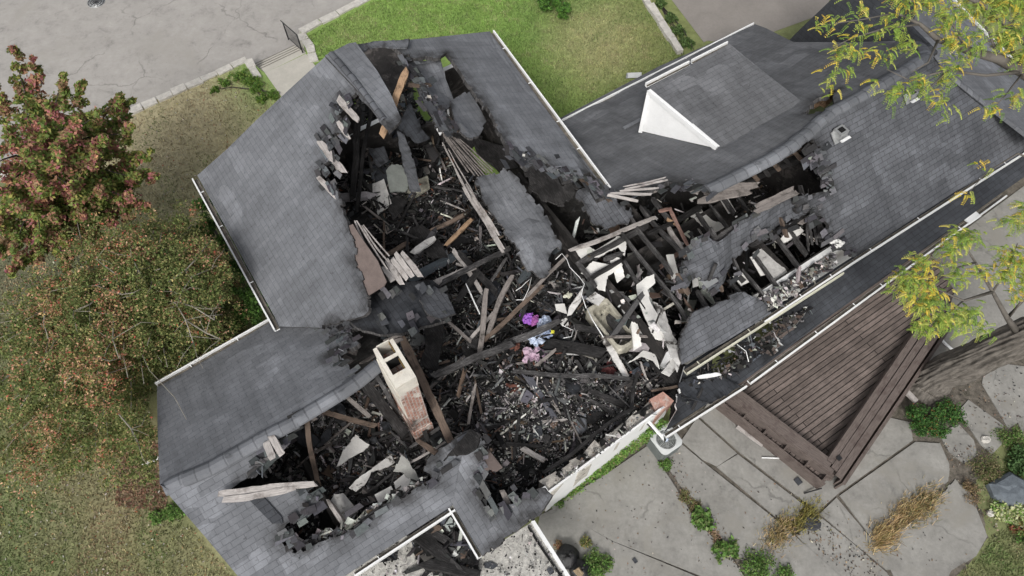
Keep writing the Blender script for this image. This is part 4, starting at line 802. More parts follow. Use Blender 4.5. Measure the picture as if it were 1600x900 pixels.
plate('fallen_roof_slab', [(898,648),(915,646),(918,672,'r'),(900,680)], 1.9, shingle_d, 'small upright shingle piece near the white wall', (.1,.3), .05, .05, 'roof slab')
plate('fallen_roof_slab', [(630,357),(660,350,'r'),(690,380),(700,402,'r'),(676,406,'r'),(645,376)], 2.3, char, 'wide black charred sheet left of the centre', (.1,.1), .06, .12, 'roof slab')
plate('fallen_roof_slab', [(662,505,'r'),(694,498,'r'),(690,540),(682,580,'r'),(656,572,'r'),(664,538)], 2.4, char, 'wide charred sheet right of the chimney', (-.05,.1), .06, .1, 'roof slab')
plate('fallen_roof_slab', [(1070,620),(1060,600,'r'),(1100,575,'r'),(1140,590,'r'),(1160,600),(1110,630)], 2.75, shingle_k, 'scorched black roofing at the burnt end of the porch', (.05,-.1), .06, .15, 'roof slab')
# weathered boards: fans of bleached sheathing
def fan(pts, z, label, m, k, tilt=(0,0), w=None, z2=None, name='sheathing_boards'):
    """pts: a quad a-b (one end) c-d (other end); k boards laid side by side from a-d to b-c"""
    a, b, c, d = [np.array(U(p[0], p[1], z if i < 2 else (z2 or z))) for i, p in enumerate(pts)]; e = empty(name, (a+c)/2*np.array([1,1,0])+Z_*(z-.3), label, 'boards')
    for i in range(k):
        t = (i+.5)/k; A = a*(1-t)+b*t; Bq = d*(1-t)+c*t; dl = (Bq-A); A = A+dl*random.uniform(-.08,.12); Bq = Bq-dl*random.uniform(-.08,.2)
        ww = np.linalg.norm(np.cross(b-a, dl/np.linalg.norm(dl)))/k*.95; beam('board', A+Z_*random.uniform(-.03,.05), Bq+Z_*random.uniform(-.03,.05), ww, .03, m, e, rough=.18)
fan([(553,345),(572,356),(622,408),(588,418)], 5.0, 'bleached white boards along the left torn edge', woodw, 4)
fan([(628,388),(596,420),(612,446),(664,432)], 4.7, 'second fan of bleached boards beside the drooping corner', woodw, 5)
fan([(690,208),(714,214),(775,268),(736,276)], 3.9, 'brown grey ceiling laths above the largest slab', woodg, 9)
fan([(700,232),(690,222),(738,330),(752,322)], 3.5, 'pale splintered boards left of the laths', woodw, 3)
fan([(725,300),(735,292),(792,385),(783,392)], 3.4, 'pinkish plastered laths along the left of the largest slab', woodw, 3)
fan([(1087,298),(1092,320),(1182,302),(1178,285)], 5.2, 'weathered plank at the top of the right wing opening', woodg, 2)
fan([(1180,318),(1185,334),(1244,306),(1240,289)], 5.3, 'weathered plank leaning beside the shingle island', woodg, 2)
fan([(975,292),(950,308),(1000,322),(1060,268)], 5.6, 'splayed white boards where the two roofs meet', woodw, 5)
fan([(345,766),(352,786),(440,772),(497,746)], LS.at(350,775)[2]+.25, 'long pale board peeled up from the left wing roof', woodw, 2)
fan([(410,692),(430,680),(448,705),(420,724)], 4.6, 'short pale plywood flap near the left ridge', woodw, 2)
fan([(500,640),(497,655),(452,672),(450,660)], 3.3, 'shadowed boards under the left ridge', woodg, 2)
fan([(590,545),(612,520),(632,508),(636,530)], 3.9, 'broken grey boards behind the chimney', woodg, 3)
fan([(520,555),(560,530),(572,520),(545,572)], 3.7, 'rafters and boards in the slit beside the chimney', woodg, 4)
fan([(1290,168),(1256,166),(1310,138),(1318,138)], 4.85, 'split brown boards in the small roof hole', woodt, 3)
fan([(575,325),(560,318),(596,345),(610,352)], 3.0, 'splintered boards left of the cream wall', woodg, 3)
fan([(925,560),(900,560),(950,600),(965,590)], 1.8, 'burnt floorboards below the thin cross beam', char, 4)
fan([(1258,345),(1280,348),(1290,380),(1262,392)], 3.2, 'charred bundle of boards by the white cylinder', charg, 5)
# individual timbers
B((675,163), 2.9, (691,209), 2.6, .26, white, 'white painted board standing in the green gap', .04)
LST = [((637,107),6.5,(598,212),5.7,.2,woodt,'thick tan beam fallen across the upper pit'),
((528,153),MW.at(528,153)[2]+.12,(561,189),MW.at(561,189)[2]-.1,.17,woodw,'topmost bleached splinter on the left torn edge'),((528,190),MW.at(528,190)[2]+.12,(546,219),MW.at(546,219)[2]-.1,.13,woodw,'second bleached splinter on the left torn edge'),
((500,222),MW.at(500,222)[2]+.12,(538,270),MW.at(538,270)[2]-.1,.19,woodw,'long bleached splinter on the left torn edge'),((498,276),MW.at(498,276)[2]+.12,(532,312),MW.at(532,312)[2]-.1,.15,woodw,'lowest bleached splinter on the left torn edge'),
((562,170),4.3,(550,310),2.6,.2,char,'long charred rafter standing in the upper pit'),((583,160),4.0,(556,330),2.4,.12,char,'thin charred rafter in the upper pit'),
((690,442),2.6,(797,387),2.6,.14,charg,'long grey topped beam above the centre of the ruin'),((603,400),2.3,(641,378),2.3,.14,woodb,'brown beam stub at the end of the bleached fan'),
((667,363),2.2,(722,336),2.3,.13,woodb,'brown beam in the black room above centre'),((695,384),2.3,(738,343),2.4,.14,woodt,'orange brown splintered beam in the black room'),
((707,390),2.3,(754,458),2.3,.13,woodw,'plaster crusted beam left of the tangle'),((720,393),2.3,(778,458),2.4,.2,char,'thick charred beam over the tangle'),
((728,443),2.5,(750,491),2.4,.04,white,'thin white conduit in the tangle'),((760,453),2.7,(747,554),2.2,.15,woodg,'grey brown post lying upright in the tangle'),
((801,432),2.5,(763,520),2.2,.15,woodg,'grey brown post right of the tangle'),((677,587),2.6,(800,533),2.5,.2,charg,'long wide grey plank crossing right of the chimney'),
((800,533),2.3,(873,501),2.2,.2,charg,'wide grey plank beside the coloured clothes'),((750,537),2.2,(850,447),2.2,.13,woodb,'long diagonal brown pole above the clothes'),
((733,530),2.0,(775,482),2.2,.1,woodw,'short pale stick crossing under the posts'),((695,498),2.3,(735,533),2.1,.09,woodg,'thin grey lath below the drooping corner'),
((630,530),3.4,(704,690),2.5,.22,woodb,'heavy brown beam leaning past the chimney'),((564,590),3.3,(630,682),2.4,.26,char,'heavy charred beam left of the chimney'),
((578,570),3.4,(622,650),2.5,.12,charg,'ashy beam squeezed against the chimney'),((480,643),3.6,(500,768),2.2,.13,woodb,'upright brown post in the left wing'),
((497,642),2.3,(588,668),2.1,.13,woodb,'brown rail lying across the left wing'),((540,617),2.5,(578,652),2.3,.12,woodg,'short grey rail in the left wing by the ridge'),
((743,600),2.4,(731,664),2.0,.08,woodg,'thin forked stick above the cross wing'),((800,580),2.2,(984,593),2.2,.12,charg,'longest thin grey beam above the ash field'),
((900,512),2.2,(1000,528),2.2,.18,char,'black beam under the bath'),((938,527),2.4,(1054,525),2.5,.07,woodg,'thin straight rail crossing below the bath'),
((900,562),2.0,(922,600),1.9,.1,charg,'short beam end sloping under the thin cross beam'),((850,571),2.1,(881,593),2.1,.12,charg,'short grey stick below the pink cloth'),
((838,571),2.2,(868,545),2.2,.1,woodg,'short stick laid over the pink cloth'),((852,537),2.0,(944,553),2.0,.32,char,'broad ribbed black timber right of the clothes'),
((850,420),2.2,(812,500),2.1,.12,char,'black pole below the largest slab'),((790,400),2.5,(745,480),2.2,.1,charg,'leaning charred pole below the pinkish laths'),
((815,470),2.2,(890,400),2.4,.1,woodg,'grey pole pointing at the joist grid'),((1048,325),3.3,(1076,388),3.0,.1,copper,'scorched copper coloured pipe across the joists'),
((1030,330),3.3,(1048,326),3.3,.1,copper,'bent elbow of the copper coloured pipe'),((1042,343),3.1,(1060,352),3.1,.1,woodt,'short yellow wood stub beside the pipe'),
((1025,628),2.5,(880,735),1.9,.12,char,'black rail lying along the white wall'),((640,700),2.2,(700,660),2.2,.1,charg,'stick behind the heavy brown beam'),
((655,690),2.4,(700,720),2.6,.14,woodb,'broken brown plank above the cross wing'),((660,660),2.4,(690,740),2.2,.12,char,'charred rafter below the brick stack'),
((630,730),2.4,(695,690),2.2,.06,woodw,'thin pale batten below the brick stack'),((770,690),1.9,(850,700),1.9,.1,char,'black stick in the lower ash field'),
((815,700),1.9,(850,720),2.0,.14,woodw,'pale short board in the lower ash field'),((920,610),2.0,(990,640),2.0,.16,char,'black timber near the pink brick end'),
((655,450),2.6,(740,418),2.5,.16,woodw,'pale crusted beam at the top of the tangle'),((715,470),2.3,(745,425),2.4,.2,char,'black board in the tangle'),
((1220,377),3.0,(1252,358),3.0,.22,plasterc,'white insulated cylinder in the dark gap'),((645,395),2.6,(680,372),2.6,.2,plaster,'white crusted stub right of the bleached fan'),
((1098,606),2.9,(1083,640),2.6,.07,char,'thin black pole on the burnt porch end'),((1090,590),2.9,(1125,585),2.9,.1,white,'white trim piece on the burnt porch end')]
for p0, z0, p1, z1, w, m, lb in LST: B(p0, z0, p1, z1, w, m, lb)
plate('fallen_panel', [(1028,592,'r'),(1050,560),(1075,570,'r'),(1064,645),(1046,662,'r'),(1050,628)], 2.1, char, 'charred heap between the pink brick end and the porch', (.1,.1), .5, .1)
# bath tub
bc = U(957,506,2.3); e = empty('bathtub', bc-Z_*.5, 'cream enamel bath with debris inside, beside bent white plaster', 'bathtub'); tubm = mat('cream_enamel', (.42,.4,.33), .5, .4, 3, .1, col2=(.07,.065,.055))
def rr(a, b, r, n=6):
    o = []
    for cx, cy, s in ((a-r, b-r, 0), (-a+r, b-r, 1), (-a+r, -b+r, 2), (a-r, -b+r, 3)):
        for i in range(n): q = math.pi/2*(s+i/(n-1)); o.append((cx+r*math.cos(q), cy+r*math.sin(q)))
    return o
V = []; F = []; prof = [(0.85,.40,.1,-.5),(.85,.4,.1,0),(.83,.38,.12,.03),(.76,.31,.2,.03),(.73,.28,.2,-.02),(.66,.23,.18,-.36),(.5,.12,.1,-.38)]
for a, b, r, z in prof: V += [bc+u_*x+n_*y+Z_*z for x, y in rr(a, b, r)]
for i in range(len(prof)-1):
    for k in range(24): F.append((i*24+k, i*24+(k+1) % 24, (i+1)*24+(k+1) % 24, (i+1)*24+k))
F.append(tuple((len(prof)-1)*24+k for k in range(24))); mesh('tub_shell', V, F, tubm, e, smooth=False)
B((950,495),2.1,(975,530),2.15,.25,charg,'grey slat lying inside the bath'); plate('plaster_panel', [(961,500),(975,497,'r'),(990,502),(975,508)], 2.5, mat('teal_scrap',(.1,.13,.13),.9,.2,4,.3), 'dark teal scrap draped over the bath rim', (.1,.1))
# clothes and coloured odds
def cloth(p, r, z, colr, label):
    c = U(p[0], p[1], z); m = mat('cloth_'+label.split()[0], colr, .9, .18, 5, .3); V = []; F = []; k = 30; sd = random.random()*99; R = [0,.15,.3,.45,.6,.75,.88,1]
    for i, q in enumerate(R):
        for j in range(k):
            a = 2*math.pi*j/k; rad = r*q*(1+.9*noise.noise(Vector((math.cos(a)*1.6, math.sin(a)*1.6, sd)))); V.append(c+np.array([math.cos(a)*rad, math.sin(a)*rad, .1*(1-q*q)+min(.16, r*.5)*noise.noise(Vector((math.cos(a)*q*3, math.sin(a)*q*3, sd+5)))+.07*abs(noise.noise(Vector((math.cos(a)*q*7, math.sin(a)*q*5, sd+5))))]))
    for i in range(7):
        for j in range(k): F.append((i*k+j, (i+1)*k+j, (i+1)*k+(j+1) % k, i*k+(j+1) % k))
    mesh('cloth_heap', V, F, m, label=label, cat='cloth')
cloth((824,497),.22,1.98,(.36,.14,.55),'violet cloth heap at the top of the coloured clothes'); cloth((835,500),.15,1.98,(.36,.12,.34),'magenta cloth scrap beside the violet heap')
cloth((848,503),.24,1.95,(.5,.57,.7),'pale blue cloth above the wide grey plank'); cloth((856,520),.16,1.95,(.3,.36,.5),'grey blue cloth right of the wide grey plank')
cloth((838,532),.3,1.95,(.6,.8,.78),'pale mint cloth below the wide grey plank'); cloth((836,556),.32,1.95,(.55,.4,.5),'dusty pink cloth under a short stick')
cloth((863,519),.06,2.15,(.75,.72,.08),'yellow plastic cap near the coloured clothes'); cloth((806,542),.16,1.9,(.14,.06,.045),'rust red rag left of the mint cloth')
cloth((808,607),.28,1.8,(.14,.055,.035),'rust red clump in the ash field'); cloth((952,577),.24,1.9,(.09,.03,.03),'dark red clump above the black timber'); cloth((1307,380),.17,RS.at(1307,380)[2]+.0,(.75,.75,.73),'small white object on the dark slope by the gutter')
cloth((888,462),.12,2.1,(.6,.6,.5),'cream crumple at the corner of the joist grid')
# wires looping over the debris
def wire(pts, z, label, m=white, r=.012):
    P = [U(x, y, z)+Z_*random.uniform(-.05,.1) for x, y in pts]; tube('loose_wire', P, r, m, None, 5, label=label, cat='wire')
wire([(868,405),(878,395),(886,405),(890,420),(905,435),(913,445),(908,460),(916,482)],2.9,'white wire drooping off the joist grid corner',white,.012)
wire([(806,455),(815,450),(822,440),(830,437),(826,452),(818,470),(806,470)],2.2,'white wire loop above the clothes'); wire([(870,500),(880,510),(896,515),(893,525),(880,530)],2.1,'white wire curl right of the clothes')
wire([(917,483),(925,500),(943,527)],2.6,'pale strip of bead along the bath end',white,.016); wire([(1150,540),(1165,550),(1170,565)],2.8,'pale wire on the porch roof')
# ------------------------------------------------------------------ loose rubble: thousands of chips
def chips(name, P, size, pal, wts, types=(.5,.3,.2), parent=None, lift=.05, **kw):
    N = len(P); t = rng.choice(3, N, p=types); s = size*rng.lognormal(0, .5, N); sx = s*rng.uniform(.6, 1.4, N); sy = s*rng.uniform(.4, 1, N); sz = s*.3
    sz = np.where(t == 0, .012, sz); sx = np.where(t == 2, s*2.8, sx); sy = np.where(t == 2, s*.28, sy); sz = np.where(t == 2, s*.22, sz)
    a = rng.uniform(0, 2*math.pi, N); ti = rng.normal(size=N)*.35; tj = rng.normal(size=N)*.35
    X = np.stack([np.cos(a), np.sin(a), np.sin(ti)], 1); Y = np.stack([-np.sin(a), np.cos(a), np.sin(tj)], 1); Zv = np.cross(X, Y)
    cor = [(-1,-1,-1),(1,-1,-1),(1,1,-1),(-1,1,-1),(-1,-1,1),(1,-1,1),(1,1,1),(-1,1,1)]; V = []
    for c in cor:
        j = 1+rng.uniform(-.45, .15, (N, 2)); V.append(P+X*(sx*.5*c[0]*j[:,0])[:,None]+Y*(sy*.5*c[1]*j[:,1])[:,None]+Zv*(sz*.5*c[2])[:,None])
    V = np.stack(V, 1); V[...,2] += lift
    Q = np.concatenate([V[:,[4,5,6,7]], V[:,[0,1,5,4]], V[:,[1,2,6,5]], V[:,[2,3,7,6]], V[:,[3,0,4,7]]]); c = jitter(pick(pal, N, wts), .3)
    fastquads(name, Q, np.tile(c, (5, 1)), vcol, parent, **kw)
PAL = [(.012,.012,.012),(.035,.034,.034),(.08,.078,.08),(.17,.165,.16),(.34,.33,.32),(.62,.61,.58),(.12,.085,.065),(.2,.09,.06),(.11,.12,.135)]
def scatter(poly, n, dz=.02, z0=1.6):
    out = []; xs = [p[0] for p in poly]; ys = [p[1] for p in poly]; t = 0
    while len(out) < n and t < n*20:
        t += 1; x = random.uniform(min(xs), max(xs)); y = random.uniform(min(ys), max(ys))
        if not inside((x, y), poly): continue
        P = U(x, y, z0)
        for _ in range(2): P = U(x, y, zb(*nu(P)))
        P[2] += dz*random.random()*2; out.append(P)
    return np.array(out)
CEN = [(575,300),(700,260),(760,290),(830,400),(900,440),(1000,500),(1050,600),(1040,620),(860,765),(760,800),(740,690),(640,720),(570,640),(600,520),(700,500),(600,430)]
LWG = [(420,700),(480,650),(560,600),(680,620),(740,680),(690,700),(660,760),(550,830),(460,860),(440,830),(500,790),(470,760),(410,740)]
UPP = [(508,210),(530,155),(575,95),(632,92),(640,135),(648,180),(700,225),(700,290),(600,330),(540,340),(505,280)]
ASH = [(760,590),(850,570),(1000,600),(1010,640),(900,720),(840,760),(770,760),(745,680)]
RWG = [(900,380),(1000,320),(1250,240),(1280,260),(1300,400),(1080,580),(1020,560),(960,500)]
kw = dict(kind='stuff', cat='rubble')
chips('rubble', scatter(CEN, 9000), .11, PAL, [5,5,3,1.2,.8,.35,1.2,.25,1], label='black and grey rubble over the centre of the ruin', **kw)
chips('rubble', scatter(ASH, 4200, .16), .075, PAL, [4,4,3,3,2.4,2,.8,.5,.6], label='ash field dotted with white crumbs behind the white wall', **kw)
chips('rubble', scatter(LWG, 4500), .08, PAL, [4,4,4,3,1.5,.6,1,.2,.3], label='grey ash rubble in the left wing rooms', **kw)
chips('rubble', scatter(UPP, 4000), .13, PAL, [6,5,2.5,.8,.9,.4,1,.1,2], label='dark rubble in the upper pit', **kw)
chips('rubble', scatter(RWG, 3500), .08, PAL, [6,4,2,.7,.6,.4,1,.3,.3], label='dark rubble on the right wing floors', **kw)
# big loose shards lying over it
chips('splinters', scatter(CEN+[], 6500, .22), .09, PAL, [8,6,3,1.4,.8,.5,1,.1,.2], (.02,.03,.95), label='burnt splinters matted over the centre of the ruin', **kw)
chips('splinters', scatter(UPP, 1800, .2), .11, PAL, [5,4,3,2,1,.8,1.2,.1,.2], (.02,.03,.95), label='burnt splinters in the upper pit', **kw)
chips('splinters', scatter(LWG, 1600, .12), .09, PAL, [5,4,3,2,1.2,.6,1.2,.1,.2], (.02,.03,.95), label='burnt splinters in the left wing rooms', **kw)
chips('splinters', scatter(RWG, 1500, .15), .09, PAL, [5,4,3,2,1.2,.6,1.2,.1,.2], (.02,.03,.95), label='burnt splinters on the right wing floors', **kw)
chips('rubble', scatter(ASH, 9000, .2), .032, PAL, [0,1,2,4,6,5,.4,.1,0], label='pale ash crumbs thick on the ash field', **kw)
chips('shards', scatter(CEN, 260, .2), .26, PAL, [4,5,3,1,.6,.25,1.2,.1,2.4], (.62,.08,.3), label='broken shingle sheets and boards strewn over the centre', **kw)
chips('shards', scatter(UPP, 150, .25), .26, PAL, [4,5,3,1,1,.4,1.2,.1,3], (.6,.05,.35), label='broken shingle sheets strewn in the upper pit', **kw)
chips('shards', scatter(LWG, 150, .1), .25, PAL, [4,4,3,2,1,.7,1.2,.1,.5], (.5,.1,.4), label='broken boards strewn in the left wing', **kw)
RW1 = [(885,385),(960,350),(1030,330),(1100,320),(1080,400),(1070,560),(1000,580),(930,520)]; RW2 = [(1165,400),(1260,330),(1300,390),(1200,470),(1120,460)]
P = scatter(RW1, 150, .1); P[:,2] += rng.uniform(1.2, 2.5, len(P)); chips('plaster_scraps', P, .19, PAL, [2,3,2,1,2,5,1.5,.1,.2], (.6,.05,.35), label='torn white plaster and charred scraps among the joists by the bath', **kw)
P = scatter(RW2, 60, .1); P[:,2] += rng.uniform(1.2, 2.4, len(P)); chips('plaster_scraps', P, .16, PAL, [2,3,2,1,2,4,1.5,.1,.2], (.6,.05,.35), label='torn plaster and charred scraps under the shingle island', **kw)
# torn pieces riding on roof edges and burnt spots
def onplane(pl, poly, n, up=.05):
    P = []; 
    xs = [p[0] for p in poly]; ys = [p[1] for p in poly]
    while len(P) < n:
        x = random.uniform(min(xs), max(xs)); y = random.uniform(min(ys), max(ys))
        if inside((x, y), poly): P.append(pl.at(x, y, up+random.uniform(0,.08)))
    return np.array(P)
def along(pl, pts, n, spread=6, up=.03):
    P = []
    for _ in range(n):
        i = random.randrange(len(pts)-1); t = random.random(); x = pts[i][0]*(1-t)+pts[i+1][0]*t+random.gauss(0, spread); y = pts[i][1]*(1-t)+pts[i+1][1]*t+random.gauss(0, spread); P.append(pl.at(x, y, up+random.uniform(-.05,.08)))
    return np.array(P)
EP = [(.02,.02,.02),(.06,.06,.065),(.11,.115,.125),(.18,.18,.19),(.4,.39,.37)]
def tabs(name, pl, pts, n, parent=None, **kw):
    """single shingle tabs, lifted and slipped, still lying in their courses round a hole"""
    Q = []; K = []
    for _ in range(n):
        i = random.randrange(len(pts)-1); t = random.random(); x = pts[i][0]*(1-t)+pts[i+1][0]*t+random.gauss(0, 7); y = pts[i][1]*(1-t)+pts[i+1][1]*t+random.gauss(0, 7)
        c = pl.at(x, y, .02+random.random()*.05); th = random.gauss(0, .13); a = pl.a*math.cos(th)+pl.b*math.sin(th); b = pl.b*math.cos(th)-pl.a*math.sin(th)+pl.n*random.gauss(.1, .2); a = a+pl.n*random.gauss(0, .15)
        w = random.choice([.3,.3,.45,.6,.2])*.42; h = random.choice([.14,.14,.2])*.5; q = np.array([c-a*w-b*h, c+a*w-b*h, c+a*w*random.uniform(.6,1)+b*h, c-a*w*random.uniform(.7,1)+b*h])
        col = np.array(random.choice([(.03,.03,.032),(.06,.062,.066),(.1,.103,.11),(.13,.134,.142),(.045,.045,.05)])); lo = q-pl.n*.012
        for f in (q, lo[::-1], np.array([q[0],q[3],lo[3],lo[0]]), np.array([q[2],q[1],lo[1],lo[2]]), np.array([q[1],q[0],lo[0],lo[1]]), np.array([q[3],q[2],lo[2],lo[3]])): Q.append(f); K.append(col)
    return fastquads(name, np.array(Q), jitter(np.array(K), .12), vcol, parent, **kw)
nb = 0
for q_, c_ in ((4.28, [(585,500),(640,505),(690,490)]), (4.3, [(590,455),(640,450),(690,455)])): tabs('torn_scraps', flat(q_), c_, 13, kind='stuff', cat='rubble', label='loose shingles sliding off the drooping roof corner')
def rim(pl, pts, k, mats, rafters=4):
    global nb
    for j in range(k+rafters):
        raf = j >= k
        i = random.randrange(len(pts)-1); t = random.random(); c = pl.at(pts[i][0]*(1-t)+pts[i+1][0]*t, pts[i][1]*(1-t)+pts[i+1][1]*t, -.17 if not raf else -.28)
        d = (pl.b if raf else pl.a)+rng.normal(size=3)*.07; l = random.uniform(.35, .95)*.5; c = c+d*random.uniform(-.15,.15)
        beam('rafter_end' if raf else 'sheathing_board', c-d*l, c+d*l, .06 if raf else random.uniform(.1,.17), .14 if raf else .025, random.choice(mats), H, rough=.2); nb += 1
for pl, pts, n, lb in ((MW, [(548,152),(527,175),(540,208),(508,212),(517,246),(503,275),(530,305)], 110, 'left torn edge of the main roof'),(LS, [(470,650),(417,700),(403,742)], 70, 'torn edge near the left ridge'),(LS, [(477,762),(500,787),(445,823),(462,865),(543,832),(602,787),(683,747),(733,673)], 90, 'torn patio side edge of the left wing'),
   (CG, [(752,690),(750,744),(762,800),(828,772)], 60, 'torn edge of the small cross wing'),(ME, [(635,95),(668,150),(712,200)], 110, 'edge of the hanging flap'),(ME, [(800,240),(850,254),(900,277),(948,298)], 150, 'lower edge of the right main slope'),
   (RN, [(940,305),(1000,300),(1080,290),(1110,300)], 45, 'edge where the two roofs meet'),(RS, [(1283,235),(1270,250),(1290,270),(1300,298),(1260,335),(1297,360),(1330,400)], 150, 'torn edge of the dark courses'),(RS, [(1062,440),(1090,372),(1116,378),(1183,327),(1262,302)], 60, 'upper edge of the shingle island'),(RS, [(1262,337),(1200,366),(1150,420),(1104,457)], 50, 'lower edge of the shingle island'),
   (LN, [(500,512),(545,520),(520,556),(546,577)], 90, 'slit beside the chimney')):
    tabs('torn_scraps', pl, pts, int(n*.4), kind='stuff', cat='rubble', label='slipped shingle tabs along the '+lb)
    rim(pl, pts, max(3, n//22), [woodw, woodg, woodg, charg, char] if 'left torn' in lb or 'meet' in lb else [woodg, charg, char, woodb], 3)
    chips('torn_scraps', along(pl, pts, n//3, 5), .05, EP, [3,4,4,1.2,.5], (.75,.08,.17), kind='stuff', cat='rubble', label='torn shingle scraps along the '+lb)
chips('rubble', scatter(ASH, 4500, .05), .04, PAL, [0,1,2,3,4,5,.6,.3,0], label='fine white crumbs over the ash field', **kw)
chips('rubble', scatter(CEN, 3200, .12), .04, PAL, [0,1,2,3,3,2.2,.8,.3,.3], label='fine pale crumbs over the centre of the ruin', **kw)
chips('rubble', scatter(LWG, 6000, .1), .05, PAL, [0,1,2,3,3,1.2,.6,.2,.1], label='fine pale crumbs in the left wing rooms', **kw)
chips('torn_scraps', onplane(PO, [(1060,600),(1200,510),(1260,480),(1270,490),(1120,610),(1070,640)], 420, .03), .075, PAL, [6,4,3,1,.6,.5,.6,0,1.5], kind='stuff', cat='rubble', label='black charred litter on the burnt part of the porch roof')
chips('eaves_rubble', onplane(Plane(U(1165,470,2.95),U(1300,405,2.95),U(1300,425,2.95)), [(1165,480),(1200,458),(1270,420),(1300,400),(1308,412),(1210,478),(1180,492)], 420, .02), .1, PAL, [1,2,3,4,4,3,1,.2,.3], kind='stuff', cat='rubble', label='pale crumbled plaster along the burnt eaves')
chips('eaves_rubble', along(flat(2.95), [(462,862),(500,840),(545,828),(600,788),(660,752)], 260, 4), .09, PAL, [1,2,3,4,4,3,1,.2,.3], kind='stuff', cat='rubble', label='pale crumbled plaster along the left wing eaves')
chips('wall_rubble', along(flat(2.6), [(862,758),(1020,640)], 130, 3), .045, PAL, [1,2,3,4,4,2,1,.4,.3], kind='stuff', cat='rubble', label='crumbled mortar along the top of the white wall')
chips('roof_litter', onplane(FR, [(640,830),(705,800),(735,830),(750,880),(700,905),(660,880)], 420, .03), .14, PAL, [6,5,2,1,.5,.3,1.2,.05,1], kind='stuff', cat='rubble', label='burnt heap on the gravel roof')
chips('roof_litter', onplane(FR, [(530,905),(560,885),(704,795),(750,870),(830,820),(885,900)], 700, .0), .03, PAL, [5,3,2,2,2,1,0,0,0], kind='stuff', cat='rubble', label='dark crumbs over the gravel roof')
for i, (a, b, w, m) in enumerate((((640,828),(700,872),.32,char),((650,818),(705,850),.2,char),((660,880),(745,900),.24,char),((690,868),(720,895),.22,charg),((655,838),(690,822),.14,woodb))):
    B(a, 2.45, b, 2.5, w, m, ['widest charred log on the gravel roof','upper charred log on the gravel roof','lowest charred log on the gravel roof','ashy short log on the gravel roof','brown stub at the top of the burnt heap on the gravel roof'][i])
plate('roof_scrap', [(596,865),(622,852),(620,875,'r'),(588,878,'r')], 2.32, shingle_k, 'dark shingle scrap on the gravel roof under the left wing gutter', cat='scrap'); plate('roof_scrap', [(755,880),(768,877),(778,884),(770,889),(757,887)], 2.32, shingle_k, 'small dark scrap at the bottom middle of the gravel roof', cat='scrap')
def blob(p, r):
    k = random.randint(6, 9); a0 = random.random()*6; x, y = proj(p); e = random.uniform(.45, 1); t = random.choice([.55, -1.0, random.random()*3]); o = []
    for i in range(k):
        a = a0+i*2*math.pi/k; rr_ = r*random.uniform(.6, 1.15); ax, ay = rr_*math.cos(a), rr_*e*.8*math.sin(a); o.append((float(x)+ax*math.cos(t)-ay*math.sin(t), float(y)+ax*math.sin(t)+ay*math.cos(t)))
    return o
for poly, n, reg in ((CEN, 40, 'centre of the ruin'), (UPP, 14, 'upper pit'), (LWG, 10, 'left wing rooms')):
    for p in scatter(poly, n, .1):
        m_ = random.choice([char, char, shingle_k, shingle_k, charg]); plate('charred_sheet', blob(p, random.uniform(9, 24)), p[2]+random.uniform(.1, .45), m_, {id(char): 'black charred', id(shingle_k): 'dark shingled', id(charg): 'ash grey'}[id(m_)]+' sheet lying loose in the '+reg, (random.gauss(0,.2), random.gauss(0,.2)), .03, .1, 'sheet', 'loose burnt sheets in the rubble', amp=1.1)
# many short sticks of charred timber
STL = {id(char): 'short black charred', id(charg): 'short ash grey', id(woodb): 'short scorched brown', id(woodg): 'short weathered grey', id(woodw): 'short bleached pale'}
for poly, n, zz, reg in ((CEN, 125, .35, 'centre of the ruin'), (UPP, 34, .5, 'upper pit'), (LWG, 26, .25, 'left wing rooms'), (RWG, 22, .3, 'right wing rooms')):
    P = scatter(poly, n, .15)
    for p in P:
        mm = random.choices([char, charg, woodb, woodg, woodw], [6,3,.9,1.2,.8])[0]; a = random.choice([math.radians(33), math.radians(-57), random.uniform(-1.6,1.6)])+random.gauss(0,.35); l = random.uniform(.35, 1.9); d = np.array([math.cos(a), math.sin(a), random.gauss(0,.12)])*l/2
        beam('charred_stick', p-d+Z_*(.05+zz*random.random()), p+d+Z_*(.05+zz*random.random()), random.uniform(.03,.1), random.uniform(.03,.06), mm, None, label=STL[id(mm)]+' stick lying loose in the '+reg, cat='stick', group='short burnt sticks in the rubble')
